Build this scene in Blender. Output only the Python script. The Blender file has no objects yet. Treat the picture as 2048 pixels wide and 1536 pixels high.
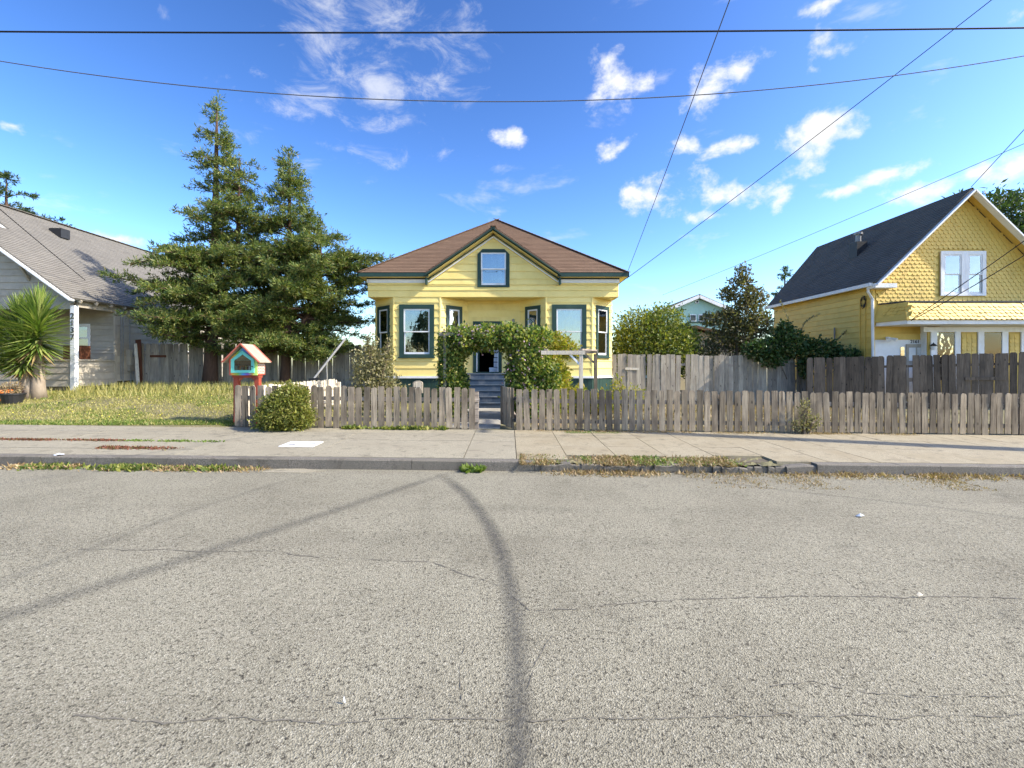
import bpy, math, random
import numpy as np
from mathutils import Vector, Matrix

random.seed(7)
RNG = np.random.default_rng(11)
scene = bpy.context.scene
COL = scene.collection
R = math.radians

# ------------------------------------------------------------------ camera
F, VX, VY, H = 935.0, 1018.0, 731.0, 1.42       # focal (px of 2048), vanishing point, eye height
cam_d = bpy.data.cameras.new('camera')
cam = bpy.data.objects.new('camera', cam_d)
COL.objects.link(cam)
cam.location = (0, 0, H)
cam.rotation_euler = (R(90), 0, 0)
cam_d.sensor_width = 36
cam_d.lens = 36 * F / 2048
cam_d.shift_x = (1024 - VX) / 2048
cam_d.shift_y = -(768 - VY) / 2048
cam_d.clip_start = .05
cam_d.clip_end = 3000
scene.camera = cam

def px(x, y, D):
    return Vector(((x - VX) * D / F, D, H - (y - VY) * D / F))

# ------------------------------------------------------------------ sky and sun
SUN = Vector((4.2, -1.0, 3.4)).normalized()      # towards the sun
elev = math.asin(SUN.z)
world = bpy.data.worlds.new('World')
scene.world = world
world.use_nodes = True
wn = world.node_tree
wn.nodes.clear()
def wnode(t, **k):
    n = wn.nodes.new(t)
    for a, b in k.items():
        setattr(n, a, b)
    return n
w_out = wnode('ShaderNodeOutputWorld')
w_bg = wnode('ShaderNodeBackground')
w_bg.inputs['Strength'].default_value = 0.145
sky = wnode('ShaderNodeTexSky', sky_type='NISHITA', sun_disc=False)
sky.sun_elevation = elev
sky.sun_rotation = math.atan2(SUN.x, SUN.y)
sky.air_density = 1.0
sky.dust_density = 1.0
sky.ozone_density = 2.0
w_hs = wnode('ShaderNodeHueSaturation')
w_hs.inputs['Saturation'].default_value = 1.06
w_hs.inputs['Hue'].default_value = .503
w_hs.inputs['Value'].default_value = 1.0
def wvec(op, a, k):
    n = wnode('ShaderNodeVectorMath', operation=op)
    wn.links.new(a, n.inputs[0])
    n.inputs['Scale'].default_value = k
    return n.outputs[0]
w_gm = wnode('ShaderNodeGamma')
w_gm.inputs['Gamma'].default_value = 1.6
wn.links.new(wvec('SCALE', sky.outputs[0], 1 / 2.5), w_gm.inputs['Color'])
wn.links.new(wvec('SCALE', w_gm.outputs[0], 2.5), w_hs.inputs['Color'])
w_tc = wnode('ShaderNodeTexCoord')
def wmath(op, a, b=None, c=None):
    n = wnode('ShaderNodeMath', operation=op)
    for i, v in enumerate((a, b, c)):
        if v is None:
            continue
        if isinstance(v, (int, float)):
            n.inputs[i].default_value = v
        else:
            wn.links.new(v, n.inputs[i])
    return n.outputs[0]
# clouds: (direction given by a photo pixel, half-width, half-height in px)
CUMULUS = [(1235, 165, 72, 40), (1425, 168, 80, 42), (1480, 150, 60, 40), (1655, 105, 48, 30), (1238, 296, 50, 22), (1358, 293, 38, 16),
           (1490, 290, 66, 18), (1635, 272, 55, 32), (1715, 265, 44, 20), (1320, 395, 90, 36), (1500, 385, 110, 38), (1420, 435, 50, 16),
           (1850, 385, 70, 22), (1780, 350, 60, 18), (2030, 335, 40, 36), (1020, 272, 36, 18), (1650, 5, 60, 14), (2030, 40, 40, 20),
           (25, 252, 40, 12), (230, 478, 60, 14), (1660, 388, 50, 12), (1960, 345, 36, 20)]
CIRRUS = [(640, 90, 90, 110), (830, 30, 150, 60), (760, 165, 80, 50), (870, 190, 80, 24), (610, 225, 190, 22), (680, 300, 170, 22), (330, 30, 20, 20), (520, 145, 22, 14)]
def cloud_mask(lst):
    best = None
    for (x, y, a, b) in lst:
        d = Vector(((x - VX) / F, 1, (VY - y) / F))
        ln = d.length
        d.normalize()
        mp = wnode('ShaderNodeMapping', vector_type='TEXTURE')
        mp.inputs['Location'].default_value = d
        mp.inputs['Rotation'].default_value = (0, 0, -math.atan2(d.x, d.y))
        cz = math.sqrt(max(.2, 1 - d.z ** 2))
        mp.inputs['Scale'].default_value = (a / F / ln * 1.25, .5, b / F / ln * 1.35)
        wn.links.new(w_tc.outputs['Generated'], mp.inputs['Vector'])
        le = wnode('ShaderNodeVectorMath', operation='LENGTH')
        wn.links.new(mp.outputs[0], le.inputs[0])
        v = wmath('SUBTRACT', 1.0, le.outputs['Value'])
        best = v if best is None else wmath('MAXIMUM', best, v)
    return wmath('MAXIMUM', best, -1.0)
def wnoise(scale, detail, rough, sc=(1, 1, 1), dist=0.0):
    mp = wnode('ShaderNodeMapping')
    mp.inputs['Scale'].default_value = sc
    wn.links.new(w_tc.outputs['Generated'], mp.inputs['Vector'])
    n = wnode('ShaderNodeTexNoise')
    n.inputs['Scale'].default_value = scale
    n.inputs['Detail'].default_value = detail
    n.inputs['Roughness'].default_value = rough
    n.inputs['Distortion'].default_value = dist
    wn.links.new(mp.outputs[0], n.inputs['Vector'])
    return n.outputs['Fac']
def smooth(v, lo, hi):
    n = wnode('ShaderNodeMapRange', interpolation_type='SMOOTHSTEP')
    n.inputs['From Min'].default_value = lo
    n.inputs['From Max'].default_value = hi
    wn.links.new(v, n.inputs['Value'])
    return n.outputs[0]
n_cu = wnoise(13, 10, .60, (1, 1, 1.3), .15)
cu = wmath('ADD', wmath('MULTIPLY', cloud_mask(CUMULUS), .75), wmath('MULTIPLY', wmath('SUBTRACT', n_cu, .53), 3.0))
cu = smooth(cu, 0.08, 0.80)
n_ci = wnoise(11, 8, .68, (1, 1, 1.9), .5)
ci = wmath('ADD', wmath('MULTIPLY', cloud_mask(CIRRUS), .45), wmath('MULTIPLY', wmath('SUBTRACT', n_ci, .58), 2.2))
ci = wmath('MULTIPLY', smooth(ci, -0.1, 0.7), .62)
# faint scattered wisps everywhere so that the sky goes on outside the frame
n_w = wnoise(5, 8, .6, (1, 1, 2.6), .3)
wi = wmath('MULTIPLY', smooth(n_w, .60, .78), .45)
cov = wmath('MAXIMUM', wmath('MAXIMUM', cu, ci), wi)
w_mix = wnode('ShaderNodeMix', data_type='RGBA')
wn.links.new(cov, w_mix.inputs['Factor'])
wn.links.new(w_hs.outputs[0], w_mix.inputs['A'])
w_mix.inputs['B'].default_value = (4.6, 4.62, 4.65, 1)
wn.links.new(w_mix.outputs['Result'], w_bg.inputs['Color'])
wn.links.new(w_bg.outputs[0], w_out.inputs['Surface'])

sun_d = bpy.data.lights.new('sun', 'SUN')
sun_d.energy = 5.0
sun_d.angle = R(0.53)
sun_d.color = (1, .93, .80)
sun = bpy.data.objects.new('sun', sun_d)
COL.objects.link(sun)
sun.rotation_euler = (-SUN).to_track_quat('-Z', 'Y').to_euler()
sun.location = (30, -10, 30)

scene.view_settings.view_transform = 'Standard'
scene.view_settings.look = 'None'
scene.view_settings.gamma = 1
scene.view_settings.exposure = 0.76
scene.render.engine = 'CYCLES'
scene.cycles.transparent_max_bounces = 12

# ------------------------------------------------------------------ ground profile
def s(x):
    return -.0105 * max(-25.0, min(25.0, x))
def sstep(t):
    t = max(0.0, min(1.0, t))
    return t * t * (3 - 2 * t)
KERB, FENCE = 7.35, 10.3
def z_walk(x, y):
    return s(x) - .05 * (FENCE - y) / (FENCE - KERB)
def z_road(x, y):
    return s(x) - .12 - .09 * (min(abs(y), 7.4) / 7.35) ** 2
def z_yard(x, y):
    left = .10 + .45 * sstep((y - 10.3) / 5.4)
    right = s(x) if x > -6 else .063
    k = sstep((-6.12 - x) / .35)
    z = left * k + right * (1 - k)
    if y > 30:
        z += min(1.0, (y - 30) / 100.0) * .3
    return z

# ------------------------------------------------------------------ materials
MATS = {}
def new_mat(name):
    m = bpy.data.materials.new(name)
    m.use_nodes = True
    nt = m.node_tree
    nt.nodes.clear()
    o = nt.nodes.new('ShaderNodeOutputMaterial')
    b = nt.nodes.new('ShaderNodeBsdfPrincipled')
    nt.links.new(b.outputs[0], o.inputs['Surface'])
    MATS[name] = m
    return m, nt, b, o
def nd(nt, t, ins=None, **k):
    n = nt.nodes.new(t)
    for a, v in k.items():
        setattr(n, a, v)
    for a, v in (ins or {}).items():
        if hasattr(v, 'is_output') or isinstance(v, bpy.types.NodeSocket):
            nt.links.new(v, n.inputs[a])
        else:
            n.inputs[a].default_value = v
    return n
def c4(c):
    return (c[0], c[1], c[2], 1)
def ramp(nt, fac, stops):
    n = nt.nodes.new('ShaderNodeValToRGB')
    e = n.color_ramp.elements
    while len(e) < len(stops):
        e.new(.5)
    for i, (p, c) in enumerate(stops):
        e[i].position = p
        e[i].color = c4(c)
    nt.links.new(fac, n.inputs[0])
    return n.outputs[0]
def coords(nt, stretch=(1, 1, 1), rnd=True, kind='Object'):
    tc = nd(nt, 'ShaderNodeTexCoord')
    v = tc.outputs[kind]
    if rnd:
        oi = nd(nt, 'ShaderNodeObjectInfo')
        off = nd(nt, 'ShaderNodeMath', {0: oi.outputs['Random'], 1: 37.0}, operation='MULTIPLY')
        v = nd(nt, 'ShaderNodeVectorMath', {0: v, 1: off.outputs[0]}, operation='ADD').outputs[0]
    return nd(nt, 'ShaderNodeMapping', {'Vector': v, 'Scale': stretch}).outputs[0]
def noise(nt, vec, scale, detail=5, rough=.6, dist=0.0):
    return nd(nt, 'ShaderNodeTexNoise', {'Vector': vec, 'Scale': scale, 'Detail': detail, 'Roughness': rough, 'Distortion': dist}).outputs['Fac']
def mixc(nt, f, a, b, mode='MIX'):
    n = nd(nt, 'ShaderNodeMix', data_type='RGBA', blend_type=mode)
    for k, v in (('Factor', f), ('A', a), ('B', b)):
        if isinstance(v, bpy.types.NodeSocket):
            nt.links.new(v, n.inputs[k])
        else:
            n.inputs[k].default_value = v if k == 'Factor' else c4(v)
    return n.outputs['Result']
def bump(nt, b, h, strength, dist=.02):
    n = nd(nt, 'ShaderNodeBump', {'Strength': strength, 'Distance': dist, 'Height': h})
    nt.links.new(n.outputs[0], b.inputs['Normal'])

def plain(name, c1, c2=None, scale=3, rough=.6, bmp=.15, bscale=30, stretch=(1, 1, 1), rnd=.0, dirt=None, dscale=1.2, spec=.3):
    m, nt, b, o = new_mat(name)
    v = coords(nt, stretch)
    n1 = noise(nt, v, scale)
    col = mixc(nt, ramp_f(nt, n1, .3, .7), c1, c2 or tuple(x * .82 for x in c1))
    if dirt:
        n2 = noise(nt, coords(nt, (1, 1, .5)), dscale, 8, .7)
        col = mixc(nt, ramp_f(nt, n2, .52, .75), col, dirt)
    if rnd:
        oi = nd(nt, 'ShaderNodeObjectInfo')
        f = nd(nt, 'ShaderNodeMapRange', {'Value': oi.outputs['Random'], 'To Min': 1 - rnd, 'To Max': 1 + rnd}).outputs[0]
        cc = nd(nt, 'ShaderNodeCombineColor', {0: f, 1: f, 2: f}).outputs[0]
        col = mixc(nt, 1.0, col, cc, 'MULTIPLY')
    nt.links.new(col, b.inputs['Base Color'])
    b.inputs['Roughness'].default_value = rough
    b.inputs['Specular IOR Level'].default_value = spec
    if bmp:
        bump(nt, b, noise(nt, v, bscale, 6), bmp, .01)
    return m
def ramp_f(nt, f, lo, hi):
    return nd(nt, 'ShaderNodeMapRange', {'Value': f, 'From Min': lo, 'From Max': hi}).outputs[0]

plain('yellow_paint', (.87, .69, .25), (.80, .62, .20), 2, .55, .1, 60, rnd=.05, dirt=(.68, .51, .17))
plain('gold_paint', (.68, .47, .11), (.60, .41, .09), 2, .55, .12, 50, rnd=.09, dirt=(.5, .33, .07))
plain('green_trim', (.022, .055, .042), (.017, .042, .033), 4, .5, .08, 50, dirt=(.045, .08, .062))
plain('white_paint', (.78, .78, .77), (.70, .70, .69), 4, .5, .08, 40, rnd=.03, dirt=(.55, .53, .48))
plain('cream_siding', (.42, .37, .29), (.34, .30, .235), 3, .7, .2, 30, rnd=.08, dirt=(.28, .25, .2))
plain('blue_steps', (.05, .078, .115), (.04, .06, .09), 5, .6, .15, 40, dirt=(.2, .2, .2), rnd=.08)
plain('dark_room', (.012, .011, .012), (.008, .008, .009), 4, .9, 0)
plain('black_plastic', (.02, .02, .022), (.03, .03, .03), 6, .45, .1)
plain('metal_grey', (.27, .265, .25), (.17, .165, .155), 10, .45, .1, spec=.5)
plain('dark_metal', (.03, .03, .032), (.02, .02, .02), 10, .5, .1)
plain('red_paint', (.36, .07, .035), (.27, .05, .03), 6, .6, .15, dirt=(.2, .05, .03))
plain('coral_paint', (.45, .13, .085), (.36, .10, .065), 6, .6, .15)
plain('library_roof', (.36, .33, .24), (.28, .25, .18), 8, .8, .2)
plain('turquoise', (.16, .58, .48), (.13, .5, .42), 6, .5, .1)
plain('brown_board', (.13, .045, .02), (.07, .025, .012), 5, .7, .2, stretch=(1, 1, .2))
plain('teal_siding', (.42, .62, .52), (.38, .56, .47), 3, .7, .1)
plain('tan_siding', (.52, .45, .29), (.45, .38, .25), 3, .7, .2, stretch=(12, 12, .4))
plain('orange', (.75, .2, .03), (.65, .17, .03), 5, .6, .1)
plain('curtain', (.62, .64, .66), (.45, .47, .49), 1, .9, .3, 4, (14, 14, .3))
plain('green_curtain', (.16, .26, .18), (.11, .19, .13), 1, .9, .3, 4, (16, 16, .3))
plain('dark_curtain', (.10, .12, .11), (.04, .05, .05), 1, .9, .3, 4, (12, 12, .3))
plain('trunk_grey', (.33, .27, .20), (.22, .17, .12), 6, .9, .6, 18, (1, 1, .6), dirt=(.14, .1, .07))
plain('bark', (.11, .065, .045), (.06, .035, .025), 8, .95, .9, 14, (3, 3, .35))
plain('stem', (.2, .15, .1), (.13, .1, .07), 9, .9, .5)
plain('wire', (.012, .012, .014), rough=.6, bmp=0)
plain('cable_grey', (.10, .10, .11), rough=.6, bmp=0)
plain('paper_white', (.75, .77, .8), rough=.8, bmp=0)
plain('pole_wood', (.16, .11, .07), (.1, .07, .045), 8, .9, .5, 20, (1, 1, .1))
plain('crack', (.12, .108, .085), (.18, .163, .13), 30, .95, .3)

def wood(name, c_light, c_dark, c_tint, rnd=.22, axis=2):
    m, nt, b, o = new_mat(name)
    st = [22, 22, 22]
    st[axis] = 1.1
    v = coords(nt, tuple(st))
    g = noise(nt, v, 1.6, 8, .65, .6)
    col = ramp(nt, g, [(.28, c_dark), (.5, c_light), (.72, tuple(min(1, x * 1.25) for x in c_light))])
    blot = noise(nt, coords(nt, (1, 1, .45)), 3.4, 5, .6)
    col = mixc(nt, ramp_f(nt, blot, .42, .72), col, c_tint)
    kn = nd(nt, 'ShaderNodeTexVoronoi', {'Vector': coords(nt, (7, 7, 2.6)), 'Scale': 1.0})
    col = mixc(nt, ramp_f(nt, kn.outputs['Distance'], .13, .05), col, tuple(x * .4 for x in c_dark))
    oi = nd(nt, 'ShaderNodeObjectInfo')
    f = nd(nt, 'ShaderNodeMapRange', {'Value': oi.outputs['Random'], 'To Min': 1 - rnd, 'To Max': 1 + rnd}).outputs[0]
    cc = nd(nt, 'ShaderNodeCombineColor', {0: f, 1: f, 2: f}).outputs[0]
    col = mixc(nt, 1.0, col, cc, 'MULTIPLY')
    nt.links.new(col, b.inputs['Base Color'])
    b.inputs['Roughness'].default_value = .85
    b.inputs['Specular IOR Level'].default_value = .2
    bump(nt, b, g, .7, .01)
    return m
wood('picket_wood', (.285, .232, .165), (.042, .033, .025), (.11, .086, .062), .4)
wood('grey_wood', (.345, .30, .23), (.10, .08, .06), (.22, .185, .15), .26)
wood('dark_wood', (.165, .125, .09), (.045, .034, .026), (.085, .066, .05), .3)
wood('pale_wood', (.62, .55, .43), (.36, .30, .22), (.5, .45, .37), .15)
wood('rail_wood', (.36, .30, .24), (.10, .08, .065), (.2, .165, .135), .1, 0)

def roof_mat(name, c1, c2, c3, w=.32, h=.14):
    m, nt, b, o = new_mat(name)
    uv = nd(nt, 'ShaderNodeUVMap', uv_map='UVMap').outputs[0]
    br = nd(nt, 'ShaderNodeTexBrick', {'Vector': uv, 'Scale': 1.0, 'Mortar Size': .006, 'Mortar Smooth': .1, 'Bias': 0.0,
                                       'Brick Width': w, 'Row Height': h, 'Color1': c4(c1), 'Color2': c4(c2), 'Mortar': c4(tuple(x * .35 for x in c1))})
    n = noise(nt, uv, 1.1, 7, .65)
    col = mixc(nt, ramp_f(nt, n, .4, .72), br.outputs['Color'], c3)
    gr = noise(nt, uv, 90, 2)
    col = mixc(nt, .5, col, mixc(nt, gr, (.25, .25, .25), (1.0, 1.0, 1.0)), 'MULTIPLY')
    col = mixc(nt, .3, col, tuple(min(1, x * 2) for x in c1))
    nt.links.new(col, b.inputs['Base Color'])
    b.inputs['Roughness'].default_value = .92
    b.inputs['Specular IOR Level'].default_value = .15
    bump(nt, b, gr, .35, .01)
    return m
roof_mat('roof_brown', (.155, .098, .064), (.075, .047, .032), (.13, .086, .058))
roof_mat('roof_grey', (.165, .152, .132), (.09, .083, .073), (.15, .139, .122), .4, .15)
roof_mat('roof_black', (.105, .094, .08), (.05, .045, .038), (.115, .103, .088), .33, .14)

# glass: reflects by Fresnel, lets the rest through
m, nt, b, o = new_mat('glass')
nt.nodes.remove(b)
gl = nd(nt, 'ShaderNodeBsdfGlossy', {'Color': (1, 1, 1, 1), 'Roughness': .01})
tr = nd(nt, 'ShaderNodeBsdfTransparent', {'Color': (.72, .76, .76, 1)})
fr = nd(nt, 'ShaderNodeFresnel', {'IOR': 1.9})
fm = nd(nt, 'ShaderNodeMath', {0: fr.outputs[0], 1: .16}, operation='ADD', use_clamp=True)
wv = noise(nt, coords(nt, (1, 1, 1)), 2.2, 2)
bp = nd(nt, 'ShaderNodeBump', {'Strength': .06, 'Distance': .05, 'Height': wv})
nt.links.new(bp.outputs[0], gl.inputs['Normal'])
mx = nd(nt, 'ShaderNodeMixShader', {0: fm.outputs[0], 1: tr.outputs[0], 2: gl.outputs[0]})
nt.links.new(mx.outputs[0], o.inputs['Surface'])
m2 = MATS['glass'].copy()
m2.name = 'glass_soft'
MATS['glass_soft'] = m2
for n_ in m2.node_tree.nodes:
    if n_.type == 'MATH':
        n_.inputs[1].default_value = .0
    if n_.type == 'FRESNEL':
        n_.inputs['IOR'].default_value = 1.5
# lamp glass of the porch light
plain('lamp_glass', (.85, .84, .8), rough=.25, bmp=0, spec=.6)

def leaf_mat(name, cols, trans=.3, rough=.55):
    m, nt, b, o = new_mat(name)
    g = nd(nt, 'ShaderNodeNewGeometry')
    n = len(cols)
    col = ramp(nt, g.outputs['Random Per Island'], [(i / max(1, n - 1), c) for i, c in enumerate(cols)])
    nt.links.new(col, b.inputs['Base Color'])
    b.inputs['Roughness'].default_value = rough
    b.inputs['Specular IOR Level'].default_value = .35
    t = nd(nt, 'ShaderNodeBsdfTranslucent', {'Color': mixc(nt, 1.0, col, (1.5, 1.6, .7), 'MULTIPLY')})
    x = nd(nt, 'ShaderNodeMixShader', {0: trans, 1: b.outputs[0], 2: t.outputs[0]})
    nt.links.new(x.outputs[0], o.inputs['Surface'])
leaf_mat('needles', [(.03, .062, .02), (.065, .11, .03), (.125, .17, .042), (.25, .275, .07), (.13, .095, .04)], .33)
leaf_mat('needles_far', [(.025, .05, .02), (.045, .075, .025), (.07, .10, .03)])
leaf_mat('vine', [(.035, .08, .018), (.08, .145, .026), (.155, .215, .04), (.36, .35, .08), (.13, .14, .045)], .33)
leaf_mat('vine_yellow', [(.13, .17, .02), (.22, .24, .03), (.34, .30, .04), (.30, .20, .04)], .4)
leaf_mat('blossom', [(.35, .22, .38), (.5, .32, .45), (.42, .25, .36)], .3)
leaf_mat('shrub_leaf', [(.04, .075, .018), (.10, .14, .026), (.19, .22, .042), (.30, .28, .07)], .32)
leaf_mat('dusty_leaf', [(.13, .125, .05), (.23, .21, .095), (.36, .31, .17), (.09, .10, .035)], .25)
leaf_mat('plum_leaf', [(.05, .06, .022), (.10, .10, .04), (.19, .15, .08), (.08, .10, .03), (.24, .22, .12)], .3)
leaf_mat('ivy', [(.018, .05, .015), (.035, .08, .02), (.06, .11, .03), (.16, .15, .06)], .25)
leaf_mat('heather', [(.07, .095, .02), (.15, .17, .03), (.26, .26, .055), (.17, .14, .04)], .3)
leaf_mat('yucca_leaf', [(.08, .14, .025), (.15, .22, .04), (.23, .29, .065), (.32, .34, .11)], .25, .4)
leaf_mat('yucca_dry', [(.35, .25, .11), (.28, .19, .08)], .2)
leaf_mat('grass', [(.22, .22, .05), (.34, .31, .09), (.46, .39, .15), (.19, .21, .045), (.50, .42, .2)], .3)
leaf_mat('grass_green', [(.08, .14, .02), (.13, .19, .03), (.18, .22, .05)], .3)
leaf_mat('straw', [(.36, .27, .13), (.28, .19, .09), (.22, .14, .07), (.42, .34, .19)], .2)
leaf_mat('red_weed', [(.15, .05, .035), (.2, .07, .04), (.12, .06, .03), (.16, .15, .05)], .2)
leaf_mat('flower_yellow', [(.7, .6, .05), (.75, .7, .2)], .2)

# asphalt
m, nt, b, o = new_mat('asphalt')
v = coords(nt, rnd=False)
vo = nd(nt, 'ShaderNodeTexVoronoi', {'Vector': v, 'Scale': 135.0, 'Randomness': 1.0})
sp = ramp(nt, nd(nt, 'ShaderNodeSeparateColor', {0: vo.outputs['Color']}).outputs[0],
          [(0, (.12, .109, .08)), (.22, (.225, .205, .15)), (.6, (.272, .25, .184)), (.9, (.305, .281, .212)), (.99, (.38, .355, .28))])
pit = noise(nt, v, 46, 4, .75)
col = mixc(nt, ramp_f(nt, pit, .55, .63), sp, (.06, .053, .04))
big = noise(nt, v, .45, 7, .65)
col = mixc(nt, ramp_f(nt, big, .44, .70), col, mixc(nt, .75, col, (.70, .69, .68), 'MULTIPLY'))
lane = noise(nt, nd(nt, 'ShaderNodeMapping', {'Vector': v, 'Scale': (.10, 1.0, 1.0)}).outputs[0], .9, 4, .6)
col = mixc(nt, ramp_f(nt, lane, .50, .72), col, mixc(nt, .7, col, (.74, .73, .73), 'MULTIPLY'))
mid = noise(nt, v, 3.5, 6, .7)
col = mixc(nt, ramp_f(nt, mid, .55, .78), col, mixc(nt, .7, col, (.62, .61, .60), 'MULTIPLY'))
oil = noise(nt, v, 1.1, 3, .5)
col = mixc(nt, ramp_f(nt, oil, .68, .76), col, mixc(nt, .8, col, (.55, .55, .56), 'MULTIPLY'))
nt.links.new(col, b.inputs['Base Color'])
b.inputs['Roughness'].default_value = .93
b.inputs['Specular IOR Level'].default_value = .2
hh = nd(nt, 'ShaderNodeMath', {0: vo.outputs['Distance'], 1: pit}, operation='ADD').outputs[0]
bump(nt, b, hh, .5, .011)
# concrete
def concrete(name, c1, c2, c3):
    m, nt, b, o = new_mat(name)
    v = coords(nt, rnd=True)
    vo = nd(nt, 'ShaderNodeTexVoronoi', {'Vector': v, 'Scale': 110.0})
    f = nd(nt, 'ShaderNodeSeparateColor', {0: vo.outputs['Color']}).outputs[0]
    col = mixc(nt, f, c1, c2)
    col = mixc(nt, ramp_f(nt, noise(nt, v, 1.3, 8, .65), .42, .72), col, c3)
    col = mixc(nt, ramp_f(nt, noise(nt, v, 6, 8, .7), .54, .74), col, tuple(x * .5 for x in c3))
    col = mixc(nt, ramp_f(nt, noise(nt, v, 2.3, 3, .5, 1.2), .62, .66), col, mixc(nt, .5, col, (.6, .58, .55), 'MULTIPLY'))
    nt.links.new(col, b.inputs['Base Color'])
    b.inputs['Roughness'].default_value = .9
    bump(nt, b, noise(nt, v, 60, 5), .4, .006)
concrete('walk_concrete', (.36, .32, .228), (.19, .168, .118), (.24, .21, .148))
concrete('warm_concrete', (.37, .315, .21), (.21, .178, .115), (.25, .205, .125))
concrete('kerb_concrete', (.21, .185, .15), (.09, .08, .066), (.13, .115, .09))
concrete('path_concrete', (.40, .37, .31), (.3, .28, .23), (.22, .2, .15))
plain('joint_dirt', (.14, .115, .08), (.09, .075, .05), 9, .95, .4)
m, nt, b, o = new_mat('soil')
v = coords(nt, rnd=False)
col = ramp(nt, noise(nt, v, .9, 9, .7), [(.3, (.11, .10, .045)), (.5, (.17, .15, .07)), (.7, (.22, .18, .10))])
nt.links.new(col, b.inputs['Base Color'])
b.inputs['Roughness'].default_value = .95
bump(nt, b, noise(nt, v, 12, 8), .8, .04)
# road bands: soft-edged dark colour over the asphalt, opacity from the attribute "a"
m, nt, b, o = new_mat('soft_dark')
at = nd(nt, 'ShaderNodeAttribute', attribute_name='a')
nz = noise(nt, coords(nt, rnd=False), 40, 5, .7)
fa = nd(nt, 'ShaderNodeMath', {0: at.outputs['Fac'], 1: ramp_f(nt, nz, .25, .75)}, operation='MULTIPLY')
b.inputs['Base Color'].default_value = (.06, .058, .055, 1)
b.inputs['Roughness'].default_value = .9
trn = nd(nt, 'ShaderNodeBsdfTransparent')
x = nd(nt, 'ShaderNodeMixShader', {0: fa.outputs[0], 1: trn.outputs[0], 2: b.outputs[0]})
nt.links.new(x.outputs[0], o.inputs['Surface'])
# rainbow paint of the little library's front
m, nt, b, o = new_mat('rainbow_paint')
tc = nd(nt, 'ShaderNodeTexCoord')
sx = nd(nt, 'ShaderNodeSeparateXYZ', {0: tc.outputs['Object']})
ax = nd(nt, 'ShaderNodeMapRange', {'Value': sx.outputs[0], 'From Min': -.32, 'From Max': .32}).outputs[0]
col = ramp(nt, ax, [(0, (.6, .04, .05)), (.15, (.65, .35, .05)), (.32, (.18, .45, .06)), (.5, (.05, .25, .6)), (.66, (.2, .08, .4)), (.82, (.5, .3, .06)), (.93, (.45, .65, .15))])
nt.links.new(col, b.inputs['Base Color'])
# tiny-brick painted side of the library
m, nt, b, o = new_mat('mini_brick')
sx_ = nd(nt, 'ShaderNodeSeparateXYZ', {0: nd(nt, 'ShaderNodeTexCoord').outputs['Object']})
bvec = nd(nt, 'ShaderNodeCombineXYZ', {0: sx_.outputs[1], 1: sx_.outputs[2]}).outputs[0]
br = nd(nt, 'ShaderNodeTexBrick', {'Vector': bvec, 'Scale': 1.0,
     'Brick Width': .07, 'Row Height': .035, 'Mortar Size': .007, 'Color1': c4((.33, .09, .05)), 'Color2': c4((.2, .05, .035)), 'Mortar': c4((.72, .62, .5))})
nt.links.new(br.outputs['Color'], b.inputs['Base Color'])

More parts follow.
